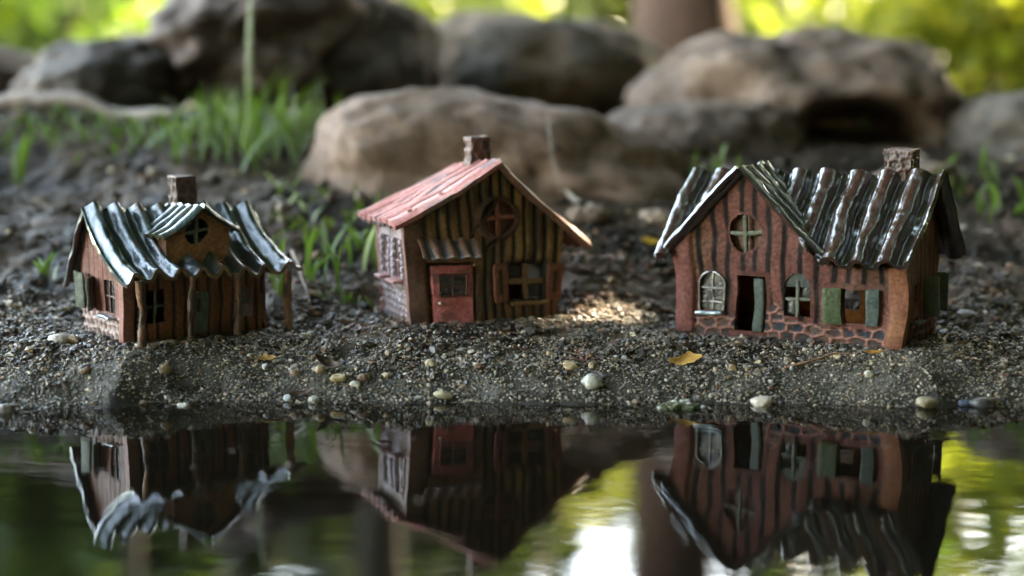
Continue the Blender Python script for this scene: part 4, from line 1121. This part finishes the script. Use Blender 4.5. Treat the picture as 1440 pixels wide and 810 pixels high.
def pRf(U, T):
    y = 3.2 - 3.85 * T
    x = U + 0.55 * (1 - T) * sstep(4, 13, U) - 0.45 * T * sstep(4, -.5, U)
    return np.stack([x, y + 0 * U, 8.5 - 4.35 * T + 0.25 * (T - .5) ** 2 - 0.0 * U + 0.09 * np.sin(U * 1.1) * T], -1)
def pRb(U, T):
    return np.stack([U + 0.55 * sstep(4, 13, U), 3.2 + 3.75 * T + 0 * U, 8.5 - 4.4 * T + 0 * U], -1)
mb = MB()
def cut_sheet(prof, u0, u1, nu, nv, wave, colr, keepf, th, under):
    """like corr() but leaves out the part of the sheet the gable covers"""
    tmp = MB(); corr(tmp, prof, u0, u1, nu, nv, wave, colr, th, under=under)
    for v, f, c in zip(tmp.v, tmp.f, tmp.c):
        pass
    off = 0
    for v, f, c in zip(tmp.v, tmp.f, tmp.c):
        fl = f - off; off += len(v)
        k_ = keepf(v)
        fl = fl[k_[fl].all(1)]
        if len(fl):
            mb.add(v, fl, c)
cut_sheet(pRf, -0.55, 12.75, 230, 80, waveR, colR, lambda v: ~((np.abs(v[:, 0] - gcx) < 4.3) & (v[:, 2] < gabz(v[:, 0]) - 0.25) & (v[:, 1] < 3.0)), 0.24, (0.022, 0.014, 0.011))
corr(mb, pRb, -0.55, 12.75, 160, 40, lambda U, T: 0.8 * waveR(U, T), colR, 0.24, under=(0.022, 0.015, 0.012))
def waveG(U, T):
    return 0.30 * smooth_rib((U + 0.45) / 0.98) + 0.04 * fbm(U * 1.3, T * 5, 0, 15, 3) + 0.04 * np.maximum(noise(U * 3.2, T * 11, 0, 16) - .1, 0)
for sg in (-1, 1):
    def pg(U, T, sg=sg):
        return np.stack([gcx + sg * 4.7 * T + 0 * U, U + 0 * T, gap + 0.1 + (gev - gap) * T + 0.12 * (T - .5) ** 2 + 0 * U], -1)
    gm = MB()
    corr(gm, pg, -0.78, 3.2, 90, 80, waveG, colR, 0.30, under=(0.03, 0.016, 0.012))
    off = 0
    for v, f, c in zip(gm.v, gm.f, gm.c):     # ends where it dives under the main slope
        fl = f - off; off += len(v)
        k_ = v[:, 2] > mainz(v[:, 1]) - 0.55
        fl = fl[k_[fl].all(1)]
        if len(fl):
            mb.add(v, fl, c)
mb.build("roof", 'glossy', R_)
chimney(R_, (10.95, 3.5, 7.6), (0.70, 0.58), 9.85, 61, (0.06, 0.024, 0.017))

L.scale = (1.01, 1.01, 1.0)
R_.scale = (1.04, 1.04, 1.045)

# nothing on a hand-built house is quite straight: one soft warp runs through all its pieces
for hs, sd in ((L, 500), (Mh, 520), (R_, 540)):
    for ob in hs.children_recursive:
        me = ob.data; v = np.empty(len(me.vertices) * 3); me.vertices.foreach_get("co", v); v = v.reshape(-1, 3) / K
        d = np.stack([0.13 * noise(v[:, 0] * .33, v[:, 1] * .33, v[:, 2] * .4, sd + q) + 0.045 * noise(v[:, 0] * 1.1, v[:, 1] * 1.1, v[:, 2] * 1.1, sd + 9 + q) for q in range(3)], 1)
        d[:, 2] *= sstep(0.2, 1.5, v[:, 2])
        me.vertices.foreach_set("co", ((v + d) * K).ravel()); me.update()

# ================================================================== GRAVEL, PEBBLES, LITTER, GRASS
def scatter(n, x0, x1, y0, y1, dens):
    x = RNG.uniform(x0, x1, n * 3); y = RNG.uniform(y0, y1, n * 3)
    k_ = RNG.random(n * 3) < dens(x, y)
    return x[k_][:n], y[k_][:n]
def in_house(x, y, m=0.1):
    r = np.zeros(np.shape(x), bool)
    for h in HOUSES.values():
        a = math.radians(h['yaw']); dx, dy = x - h['o'][0], y - h['o'][1]
        X = dx * math.cos(a) + dy * math.sin(a); Y = -dx * math.sin(a) + dy * math.cos(a)
        f = h['fp']; r |= (X > f[0] - m) & (X < f[1] + m) & (Y > f[2] + .2 - m) & (Y < f[3] + m)
    return r
GC = np.array([(0.30, 0.28, 0.26), (0.20, 0.19, 0.18), (0.42, 0.40, 0.37), (0.10, 0.09, 0.085), (0.045, 0.04, 0.036), (0.26, 0.19, 0.13), (0.17, 0.10, 0.075), (0.55, 0.52, 0.47), (0.06, 0.055, 0.06)])
def grains(mb, x, y, size, cw, sub=1, lift=0.25, flat=0.7):
    n = len(x); v, f = ICO[sub]; nv = len(v)
    z = zg(x, y)
    A = RNG.normal(size=(n, 3, 3)); Q, _ = np.linalg.qr(A)
    sc3 = size[:, None] * RNG.uniform(0.55, 1.25, (n, 3))
    jit = 1 + 0.26 * RNG.normal(size=(n, nv))
    V = v[None] * jit[..., None] * sc3[:, None, :]
    V = np.einsum('nij,nkj->nki', Q, V); V[..., 2] *= flat
    V += np.stack([x, y, z + size * lift], 1)[:, None]
    ci = RNG.choice(len(GC), n, p=np.asarray(cw) / np.sum(cw))
    c = GC[ci] * RNG.uniform(0.7, 1.2, (n, 1)) * (0.96, 0.82, 0.66)
    F = (f[None] + (np.arange(n) * nv)[:, None, None]).reshape(-1, 3)
    mb.add(V.reshape(-1, 3), F, np.repeat(c, nv, 0))
SH = lambda x, y: y - shore(x)
mb = MB()
# fine sand specks of the wet rim
x, y = scatter(17000, -27, 27, 67, 75.5, lambda x, y: (SH(x, y) > 69.2) * 0.8)
grains(mb, x, y, RNG.uniform(0.035, 0.085, len(x)), (3, 4, 2.5, 2, 1.5, 1, .6, .8, 1), 1, 0.3)
x, y = scatter(1500, -27, 27, 68, 74, lambda x, y: (SH(x, y) > 69.3) * (fbm(x * .4, y * .5, 0, 97, 2) > 0.1) * 1.0)
grains(mb, x, y, RNG.uniform(0.07, 0.16, len(x)), (1.5, 2, .8, 3, 4, 1.5, 1.5, .3, 2), 1, 0.2)
# coarse gravel of the bank
x, y = scatter(16000, -30, 30, 70.5, 84, lambda x, y: sstep(70.5, 74, SH(x, y)) * (0.35 + 0.65 * (fbm(x * .25, y * .3, 0, 91, 2) > -.3)) * ~in_house(x, y))
grains(mb, x, y, np.clip(RNG.lognormal(-2.6, 0.45, len(x)), .05, .26), (1.4, 2.2, 1.2, 3, 5.5, 1.8, 2.0, .45, 3), 1, 0.35)
tag(mb.build("gravel", 'grain', smooth=False), "fine grey and tan gravel of the wet bank", "gravel", None, "stuff")
mb = MB()
x, y = scatter(13000, -44, 44, 73, 128, lambda x, y: sstep(72.5, 76, SH(x, y)) * (0.3 + 0.7 * (fbm(x * .2, y * .25, 0, 95, 2) > -.1)) * ~in_house(x, y) * np.where(y > 92, 0.55, 1))
grains(mb, x, y, np.clip(RNG.lognormal(-2.3, 0.55, len(x)), .05, .6) * np.where(y > 88, 1.25, 1), (.3, .6, .3, 2.5, 6, 1, 2, .12, 2.5), 1, 0.25)
# crumbs heaped against the house walls
for h in HOUSES.values():
    f = h['fp']; a = math.radians(h['yaw']); n_ = 900
    e = RNG.random(n_); X = np.where(e < .6, RNG.uniform(f[0], f[1], n_), np.where(e < .8, f[0], f[1])); Y = np.where(e < .6, f[2] + .45, RNG.uniform(f[2], f[3], n_))
    X = X + RNG.normal(0, .28, n_); Y = Y - np.abs(RNG.normal(0, .35, n_)) * (e < .6)
    grains(mb, h['o'][0] + X * math.cos(a) - Y * math.sin(a), h['o'][1] + X * math.sin(a) + Y * math.cos(a), np.clip(RNG.lognormal(-2.4, .5, n_), .04, .3), (.3, .6, .2, 2.5, 6, 1.2, 2, .1, 2.5), 1, 0.3)
tag(mb.build("soil_crumbs", 'soil', smooth=False), "dark wet crumbs of soil and rotted wood", "soil", None, "stuff")

# individual pebbles: named ones first, then three groups
def pebble_mesh(name, r, c1, c2, s):
    v, f = ICO[3]
    q = v / (np.abs(v) ** 2.4).sum(1, keepdims=True) ** (1 / 2.4)
    q = q * np.asarray(r) * (1 + 0.24 * fbm(v[:, 0] * 1.2, v[:, 1] * 1.2, v[:, 2] * 1.2, s, 2))[:, None]
    mb = MB(); mb.add(q, f, mix(c1, c2, np.clip(0.5 + 0.6 * fbm(v[:, 0] * 1.5, v[:, 1] * 1.5, v[:, 2] * 1.5, s + 5, 3), 0, 1)))
    return mb
def named(px, py, w_px, ratio, c1, c2, lab, s, rot=0.0, sink=0.3):
    p = G(px, py); r = w_px / F_PX * p[1] / 2
    o = pebble_mesh("pebble", (r, r * .75, r * ratio), c1, c2, s).build("pebble", 'pebble', loc=p + [0, 0, r * ratio * (1 - 2 * sink)])
    o.rotation_euler = (RNG.uniform(-.2, .2), rot, RNG.uniform(-.3, .3))
    return tag(o, lab, "pebble")
TAN, TAN2, WHT, WHT2, BRN_, DRK = (0.34, 0.22, 0.11), (0.22, 0.135, 0.075), (0.40, 0.37, 0.32), (0.27, 0.245, 0.215), (0.17, 0.10, 0.06), (0.05, 0.045, 0.045)
named(832, 543, 37, .62, WHT, (0.42, 0.39, 0.33), "largest whitish pebble on the wet sand between the middle and right houses", 1, .15)
named(802, 515, 24, .6, TAN, (0.5, 0.36, 0.22), "rounded tan pebble beside the red sprig", 2)
named(86, 482, 38, .55, (0.30, 0.21, 0.13), (0.36, 0.30, 0.27), "brown pebble lying against the left house's side wall", 3, .1)
named(1305, 573, 34, .5, (0.36, 0.28, 0.19), (0.28, 0.215, 0.15), "oval cream pebble at the waterline below the right house's corner", 4)
named(1070, 569, 34, .5, (0.48, 0.33, 0.24), (0.5, 0.45, 0.38), "pinkish tan pebble at the waterline under the right house's door", 5, -.1)
named(258, 578, 16, .9, (0.55, 0.46, 0.36), WHT, "small cream pebble standing in the water's edge below the left house", 6, 0, .15)
named(623, 560, 27, .38, (0.50, 0.38, 0.22), (0.42, 0.34, 0.24), "flat tan chip at the waterline below the red door", 7, .2)
named(5, 585, 26, .9, (0.40, 0.33, 0.33), (0.30, 0.24, 0.22), "rounded stone in the shallows at the left edge", 8, 0, .2)
named(404, 563, 12, .9, (0.50, 0.55, 0.62), WHT, "bluish white pebble beside the dark leaf at the waterline", 9, 0, .2)
named(442, 565, 16, .6, WHT, WHT2, "white pebble at the waterline right of the dark leaf", 10)
named(232, 525, 20, .7, (0.26, 0.17, 0.08), BRN_, "amber brown pebble in front of the left house's porch", 11)
named(119, 528, 15, .75, (0.20, 0.12, 0.07), BRN_, "dark brown pebble below the left house's corner", 12)
named(512, 534, 18, .7, (0.14, 0.08, 0.05), BRN_, "chestnut brown pebble between the left and middle houses", 13)
named(499, 541, 15, .8, (0.5, 0.42, 0.32), WHT, "cream pebble just left of the chestnut brown one", 14)
named(449, 523, 13, 1.1, (0.50, 0.36, 0.24), TAN, "upright tan pebble beside the curled dark leaf", 15)
named(476, 532, 26, .45, (0.42, 0.33, 0.18), TAN, "flat olive tan pebble under the curled dark leaf", 16)
named(543, 529, 13, .7, TAN, (0.5, 0.4, 0.28), "tan pebble right of the chestnut brown one", 17)
named(605, 517, 17, .75, (0.52, 0.42, 0.30), TAN, "angular cream chip below the red door", 18, .5)
named(1030, 519, 13, .8, TAN, TAN2, "orange tan pebble right of the orange leaf", 19)
named(1222, 527, 15, .7, WHT, (0.5, 0.44, 0.36), "white pebble in front of the right house's corner post", 20)
named(1356, 572, 16, .6, (0.10, 0.13, 0.22), DRK, "small bluish stone at the waterline by the green algae", 21)
named(1382, 571, 34, .5, DRK, (0.09, 0.08, 0.07), "dark wet stone at the waterline by the green algae", 22)
named(1362, 443, 30, .35, (0.20, 0.19, 0.21), (0.35, 0.33, 0.35), "grey blue stone chip lying right of the right house", 23, .2)
def peb_group(nm, cols, n, lab, grp, smin, smax, dens, y0=70, y1=82):
    ms = []
    for q in range(5):
        c1, c2 = cols[q % len(cols)]
        o = pebble_mesh(nm, (1.0, RNG.uniform(.65, .9), RNG.uniform(.5, .75)), c1, c2, 300 + 17 * q + n).build(nm, 'pebble')
        ms.append(o)
    x, y = scatter(n, -27, 27, y0, y1, lambda x, y: dens(x, y) * ~in_house(x, y, .3))
    zz = zg(x, y)
    for q in range(len(x)):
        o = ms[q] if q < 5 else ms[q % 5].copy()
        if q >= 5:
            COL.objects.link(o)
        sc = min(smax, smin * (.8 + RNG.exponential(.4)))
        o.location = np.array([x[q], y[q], zz[q] + sc * .12]) * K
        o.scale = (sc, sc * RNG.uniform(.8, 1.1), sc * RNG.uniform(.8, 1.2))
        o.rotation_euler = (RNG.uniform(-.3, .3), RNG.uniform(-.3, .3), RNG.uniform(0, 6.28))
        tag(o, lab, "pebble", grp)
rim = lambda x, y: sstep(69.6, 70.6, SH(x, y)) * (0.35 + 0.65 * np.exp(-((SH(x, y) - 73.3) / 1.1) ** 2)) * np.where(SH(x, y) > 76, .25, 1)
peb_group("tan_pebble", [(TAN, TAN2), ((0.48, 0.38, 0.26), TAN), ((0.40, 0.25, 0.17), TAN2)], 95, "small tan pebble lying on the wet gravel bank", "tan pebbles on the bank", .12, .30, rim)
peb_group("white_pebble", [(WHT, WHT2), ((0.5, 0.46, 0.42), WHT), ((0.46, 0.47, 0.5), WHT2)], 85, "small whitish pebble lying on the wet gravel bank", "whitish pebbles on the bank", .10, .24, rim)
peb_group("dark_pebble", [(DRK, (0.1, 0.09, 0.085)), (BRN_, DRK), ((0.10, 0.10, 0.11), DRK)], 85, "small dark pebble lying on the wet gravel bank", "dark pebbles on the bank", .14, .36, rim)
peb_group("waterline_pebble", [(TAN2, BRN_), ((0.30, 0.26, 0.21), TAN2), ((0.12, 0.10, 0.085), DRK)], 60, "small pebble half sunk in the mud at the waterline", "pebbles at the waterline", .13, .42, lambda x, y: (np.abs(SH(x, y) - 69.35) < .45) * 1.0, 66, 72)
peb_group("soil_stone", [((0.22, 0.17, 0.14), BRN_), ((0.30, 0.26, 0.23), TAN2), (BRN_, DRK)], 70, "blurred brown stone on the soil slope behind the houses", "stones on the slope behind", .3, .9, lambda x, y: 0.6 + 0 * x, 88, 122)

# litter
def flake(name, p, L_, W__, c1, c2, rotz, tilt, curl, lab, s, cat="leaf", group=None, jag=0.2):
    nu, nv = 18, 9
    u = np.linspace(0, 1, nu); v = np.linspace(-1, 1, nv); U, V = np.meshgrid(u, v, indexing='ij')
    wd = W__ * np.sin(np.clip(U, .03, .97) * math.pi) ** .6 * (1 + jag * noise(U * 6, V * 0 + np.sign(V), 0, s))
    x = (U - .5) * L_; y = V * wd / 2; z = curl * L_ * ((U - .5) ** 2 * 1.4 + (V * wd / L_) ** 2) + 0.05 * L_ * noise(U * 3, V * 2, 0, s + 1)
    Pm = np.stack([x, y, z], -1)
    a = np.array(Matrix.Rotation(rotz, 3, 'Z') @ Matrix.Rotation(tilt[1], 3, 'Y') @ Matrix.Rotation(tilt[0], 3, 'X'))
    Pm = Pm @ a.T
    mb = MB(); N = gridnormals(Pm)
    sheet(mb, Pm, N, 0.02, mix(c1, c2, np.clip(.5 + .6 * fbm(U * 3, V * 2, 0, s + 3, 3) - .4 * (np.abs(V) < .1), 0, 1)), np.asarray(c1) * .8)
    p = np.asarray(p) + [0, 0, 0.1 - min(0, Pm[..., 2].min()) * 0.8]
    return tag(mb.build(name, 'litter', loc=p), lab, cat, group)
def stick(name, a, b, r, c, lab, s, sag=0.0, cat="twig", n_=16):
    t = np.linspace(0, 1, n_)[:, None]; a, b = np.asarray(a), np.asarray(b)
    pts = a * (1 - t) + b * t; L_ = np.linalg.norm(b - a)
    pts = pts + np.stack([0.03 * L_ * noise(t[:, 0] * 4, 1, 0, s), 0.03 * L_ * noise(t[:, 0] * 4, 2, 0, s), 0.03 * L_ * noise(t[:, 0] * 4, 3, 0, s) + sag * np.sin(t[:, 0] * math.pi)], 1)
    mb = MB(); o = pts[0].copy()
    tube(mb, pts - o, r * (1 - 0.5 * t[:, 0]), lambda V: np.asarray(c) * (1 + 0.45 * noise(V[:, 0] * 3, V[:, 1] * 3, V[:, 2] * 3, s))[:, None], 9, 0.25, s)
    return tag(mb.build(name, 'twig', loc=o), lab, cat)
ORG, ORG2, DB, DB2 = (0.50, 0.24, 0.05), (0.60, 0.34, 0.10), (0.035, 0.02, 0.014), (0.10, 0.05, 0.03)
flake("fallen_leaf", G(964, 513), 1.75, .8, ORG, ORG2, .15, (.55, -.1), .3, "ragged orange leaf scrap lying on the gravel left of the right house's step", 3, jag=.5)
flake("fallen_leaf", G(1228, 500), .95, .3, ORG, (0.45, 0.18, 0.03), .05, (.3, 0), .1, "narrow orange leaf scrap just below the right house's corner post", 4)
flake("fallen_leaf", G(913, 348), 1.3, .8, (0.62, 0.34, 0.03), (0.7, 0.42, 0.05), .3, (.5, .1), .2, "yellow leaf on the soil left of the right house's gable", 5)
flake("fallen_leaf", G(372, 510), 1.1, .5, (0.40, 0.20, 0.06), ORG2, .2, (.4, .1), .4, "orange brown leaf scrap right of the left house's porch", 6, jag=.5)
flake("fallen_leaf", G(420, 557), 1.35, .4, DB, DB2, .15, (.5, -.1), .3, "dark brown leaf at the waterline between the left and middle houses", 7)
flake("fallen_leaf", G(462, 518), 1.5, .6, (0.12, 0.05, 0.025), DB, -.4, (.6, .3), .8, "curled dark brown leaf leaning on the tan pebbles", 8)
flake("fallen_leaf", G(256, 545), .9, .5, DB, (0.05, 0.03, 0.03), .4, (.7, .2), .4, "wet black leaf scrap below the left house's porch", 9)
flake("bark_strip", G(1400, 432), 2.4, .55, (0.05, 0.04, 0.035), (0.11, 0.09, 0.08), -.1, (.4, 0), .1, "grey bark strip lying right of the right house", 10, "bark")
flake("fallen_leaf", G(838, 532), .9, .4, DB, (0.08, 0.05, 0.05), -.5, (.8, .2), .3, "dark scrap stuck to the large whitish pebble", 11)
a, b = G(1105, 522), G(1193, 501)
stick("twig", a + [0, 0, .12], b + [0, 0, .18], .085, (0.24, 0.12, 0.07), "thin reddish twig lying below the right house's shuttered window", 12)
a, b = G(412, 395), G(437, 432)
stick("twig", a + [0, 0, 1.5], b + [0, 0, .12], .13, (0.34, 0.25, 0.22), "pale twig leaning by the left house's right post", 13)
a, b = G(742, 262), G(838, 303)
stick("twig", a + [0, 0, .9], b + [0, 0, .2], .24, (0.34, 0.29, 0.25), "grey stick behind the red roof's right slope", 14)
a, b = P(768, 165, 99), P(787, 272, 97)
stick("twig", a, b, .07, (0.20, 0.17, 0.15), "pale stem leaning upright against the long brown boulder", 15)
a, b = P(-30, 140, 117), P(240, 168, 115)
stick("fallen_branch", a, b, .75, (0.34, 0.27, 0.25), "pale bare branch lying behind the grass at the left edge", 16, .3, "branch", 30)
a, b = G(760, 490), G(880, 512)
stick("twig", a + [0, 0, .1], b + [0, 0, .12], .06, (0.16, 0.10, 0.06), "thin brown twig lying right of the middle house", 17)
# red sprig by the tan pebble
p = G(822, 507)
sp_ = empty("dry_sprig", "red and dark dry sprig standing by the rounded tan pebble", "sprig", p)
for (dx, dz, cl) in ((-.5, .75, (0.30, 0.10, 0.09)), (.25, .5, (0.30, 0.07, 0.06)), (.55, .95, (0.06, 0.03, 0.025)), (-.85, .35, (0.35, 0.18, 0.16)), (.9, .35, (0.08, 0.04, 0.03))):
    mb = MB(); t = np.linspace(0, 1, 9)
    tube(mb, np.stack([dx * t, -.2 * t, dz * t ** .7 - .1], 1), .06 * (1 - .6 * t), cl, 7, .3); mb.build("stem", 'twig', sp_)
# scattered scraps of bark and dead leaf, one object each
sc_c = [(DB, DB2), ((0.09, 0.045, 0.025), DB2), ((0.20, 0.09, 0.05), DB2), ((0.07, 0.055, 0.05), (0.13, 0.10, 0.08))]
base = [flake("leaf_scrap", (0, 0, 0), 1.0, .34, a_, b_, 0, (0, 0), .35, None, 40 + q) for q, (a_, b_) in enumerate(sc_c)]
x, y = scatter(190, -28, 28, 70.8, 92, lambda x, y: sstep(72.5, 74, SH(x, y)) * (0.25 + .75 * np.exp(-((SH(x, y) - 74.8) / 1.4) ** 2)) * ~in_house(x, y, 1.0))
zz = zg(x, y)
for q in range(len(x)):
    o = base[q] if q < 4 else base[q % 4].copy()
    if q >= 4:
        COL.objects.link(o)
    s_ = RNG.uniform(.3, 1.1)
    o.scale = (s_, s_, s_); o.location = np.array([x[q], y[q], zz[q] + .12]) * K
    o.rotation_euler = (RNG.uniform(-.6, .6), RNG.uniform(-.4, .4), RNG.uniform(0, 6.28))
    tag(o, "dark brown scrap of bark or dead leaf on the wet soil", "leaf scrap", "scraps of bark and dead leaf")
# sunlit chips of bark behind the middle house
x, y = scatter(60, -2, 12, 83.5, 92, lambda x, y: ~in_house(x, y, .4) * 1.0)
zz = zg(x, y)
cb = [flake("bark_chip", (0, 0, 0), 1.0, .55, (0.30, 0.17, 0.12), (0.20, 0.12, 0.09), 0, (0, 0), .2, None, 60 + q, jag=.4) for q in range(3)]
for q in range(len(x)):
    o = cb[q] if q < 3 else cb[q % 3].copy()
    if q >= 3:
        COL.objects.link(o)
    s_ = RNG.uniform(.5, 1.3); o.scale = (s_, s_, s_)
    o.location = np.array([x[q], y[q], zz[q] + .12]) * K; o.rotation_euler = (RNG.uniform(-.4, .4), RNG.uniform(-.3, .3), RNG.uniform(0, 6.28))
    tag(o, "pinkish brown chip of bark in the sunny gap between the middle and right houses", "bark chip", "bark chips in the sunny gap")

# grass
def blade(mb, p, H_, lean_, wd, c1, c2, n_=9, droop=0.0):
    t = np.linspace(0, 1, n_)
    lean_ = np.asarray(lean_, float)
    pts = np.asarray(p) + np.stack([lean_[0] * t ** 1.8, lean_[1] * t ** 1.8, H_ * (t - droop * t ** 3)], 1)
    side_ = np.array([math.cos(RNG.uniform(-.7, .7)), math.sin(RNG.uniform(-.7, .7)), 0])
    wv = wd * .5 * np.minimum(1, (1 - t) * 2.2 + .02) * (0.6 + 0.4 * np.minimum(1, t * 5))
    back = np.array([0, .25, 0]) * wv[:, None]
    V = np.stack([pts - side_ * wv[:, None], pts + back, pts + side_ * wv[:, None]], 1)
    c = mix(c1, c2, t)[:, None].repeat(3, 1)
    mb.add(V, quads(n_, 3), c)
G1, G2, G3 = (0.06, 0.10, 0.02), (0.14, 0.25, 0.04), (0.22, 0.26, 0.17)
def tuft(label, px, py, n, spread, h0, h1, w_, s, splay=.5, name="grass_tuft", group=None, cols=None):
    p = G(px, py); root = empty(name, label, "grass tuft", p, group=group)
    mb = MB()
    for q in range(n):
        bx, by = RNG.normal(0, spread), RNG.normal(0, spread * .7)
        z = float(zg(p[0] + bx, p[1] + by)) - p[2] - .1
        H_ = RNG.uniform(h0, h1); a = RNG.uniform(0, 6.28); k_ = RNG.uniform(.2, 1) * splay * H_
        c1, c2 = (G1, G2) if RNG.random() < .75 else (G1, G3)
        blade(mb, (bx, by, z), H_, (k_ * math.cos(a), k_ * .7 * math.sin(a)), w_ * RNG.uniform(.6, 1.3), c1, c2, droop=RNG.uniform(0, .35))
        if n <= 12:
            mb.build("blade", 'grass', root); mb = MB()
    if n > 12:
        mb.build("foliage", 'grass', root)
    return root
tuft("green grass tuft close behind the left house's right post", 425, 405, 10, 1.5, 2.2, 4.6, .34, 1, .8)
tuft("bright grass tuft left of the pink roof's eave", 505, 372, 9, 1.3, 2.5, 4.8, .36, 2, .6)
tuft("low young weed between the left and middle houses", 480, 428, 9, .7, .8, 1.7, .22, 3, .8)
tuft("short grass tuft at the left edge beside the left house", 58, 392, 6, .7, 1.2, 2.3, .26, 4, .8)
tuft("single broad blade of grass in the soil at the left", 30, 262, 3, .4, 3.0, 5.2, .45, 5, .4)
tuft("low green tuft at the right edge beyond the right house", 1385, 282, 34, 3.2, 1.2, 3.2, .4, 6, .7)
tuft("green leafy tuft in front of the largest boulder's right end", 1285, 190, 46, 3.0, 2.5, 5.5, .5, 7, .5)
tuft("thin green tuft at the foot of the long boulder, right of the pink roof", 1000, 262, 9, 1.5, 2, 4, .35, 8, .4)
tuft("small green tuft behind the pink roof's left slope", 590, 245, 8, 1.2, 1.5, 3.2, .4, 9, .6)
tuft("tall upright grass stalk rising in front of the grey boulder", 352, 205, 2, .3, 12, 18, .24, 10, .05)
mb = MB()
for q in range(230):
    px, py = RNG.normal(360, 85), RNG.normal(208, 17)
    if not (-20 < px < 560 and 165 < py < 275):
        continue
    p = G(px, py); H_ = RNG.uniform(1.5, 5.2) * math.exp(-((px - 380) / 190) ** 2) + .8; a = RNG.uniform(0, 6.28); k_ = RNG.uniform(.1, 1.1) * H_
    c1, c2 = (G1, G2) if RNG.random() < .7 else (G1, G3)
    blade(mb, p - [0, 0, .1], H_, (k_ * math.cos(a), .7 * k_ * math.sin(a)), RNG.uniform(.11, .27), c1, c2, 7, RNG.uniform(0, .4))
for q in range(150):
    px, py = RNG.uniform(-20, 330), RNG.normal(190, 16)
    p = G(px, min(max(py, 168), 250)); H_ = RNG.uniform(.8, 2.2); a = RNG.uniform(0, 6.28)
    blade(mb, p - [0, 0, .1], H_, (.6 * H_ * math.cos(a), .5 * H_ * math.sin(a)), RNG.uniform(.14, .3), G1, G2, 6, .3)
for q in range(120):
    p = G(RNG.uniform(380, 640), RNG.uniform(255, 360)); H_ = RNG.uniform(.6, 1.8); a = RNG.uniform(0, 6.28)
    if in_house(p[0], p[1], .3):
        continue
    blade(mb, p - [0, 0, .1], H_, (.7 * H_ * math.cos(a), .5 * H_ * math.sin(a)), RNG.uniform(.2, .35), G1, (0.14, 0.2, 0.03), 6, .3)
tag(mb.build("grass", 'grass'), "blurred short grass growing on the slope at the left", "grass", None, "stuff")
# mossy clump in the shallows
p = G(955, 584); p[2] = 0
mo = empty("moss_clump", "mossy clump with white specks sitting in the water's edge", "moss clump", p)
v, f = ICO[5]
q = v * (1.0, .55, .30) * (1 + .35 * fbm(v[:, 0] * 2, v[:, 1] * 2, v[:, 2] * 2, 8, 3))[:, None]
mb = MB(); mb.add(q, f, mix((0.035, 0.045, 0.012), (0.10, 0.10, 0.04), np.clip(.5 + .7 * fbm(v[:, 0] * 4, v[:, 1] * 4, v[:, 2] * 4, 9, 2), 0, 1))); mb.build("clump", 'moss', mo)
mb = MB()
for q in range(26):
    a = RNG.uniform(0, 6.28); r_ = RNG.uniform(.3, 1.25); c_ = RNG.uniform(.3, .6)
    v3, f3 = ICO[2]
    mb.add(v3 * RNG.uniform(.05, .15) * (1.3, 1, .7) + (r_ * math.cos(a) + .2, r_ * .5 * math.sin(a) + .1, .05 + .24 * RNG.random() * (r_ < .8)), f3, (c_, c_ * .93, c_ * .8))
mb.build("speck", 'pebble', mo)

# film of dust and specks on the water
mb = MB()
n_ = 420
x = RNG.uniform(-27, 27, n_); y = 70.2 - RNG.exponential(5.5, n_)
k_ = (y > 42) & (zg(x, y) < -0.02); x, y = x[k_], y[k_]
cen = np.stack([x, y, np.full(len(x), 0.012)], 1)
for q in range(len(x)):
    m_ = 6; a = np.linspace(0, 2 * math.pi, m_, endpoint=False); r_ = RNG.uniform(.02, .07) * (2.2 if RNG.random() < .06 else 1)
    V = np.stack([cen[q, 0] + r_ * np.cos(a) * RNG.uniform(.6, 1.8), cen[q, 1] + r_ * np.sin(a) * RNG.uniform(.5, 1.2), np.full(m_, 0.012)], 1)
    V = np.vstack([V, V - [0, 0, 0.01]])
    c_ = np.array([(0.20, 0.15, 0.10), (0.07, 0.05, 0.03), (0.30, 0.26, 0.2)][q % 3])
    mb.add(V, [[i_, (i_ + 1) % m_, m_ + (i_ + 1) % m_, m_ + i_] for i_ in range(m_)], c_)
    mb.add(V[:m_], [list(range(m_))], c_)
tag(mb.build("floating_specks", 'litter', smooth=False), "tiny specks of dust and leaf floating on the puddle", "specks", None, "stuff")
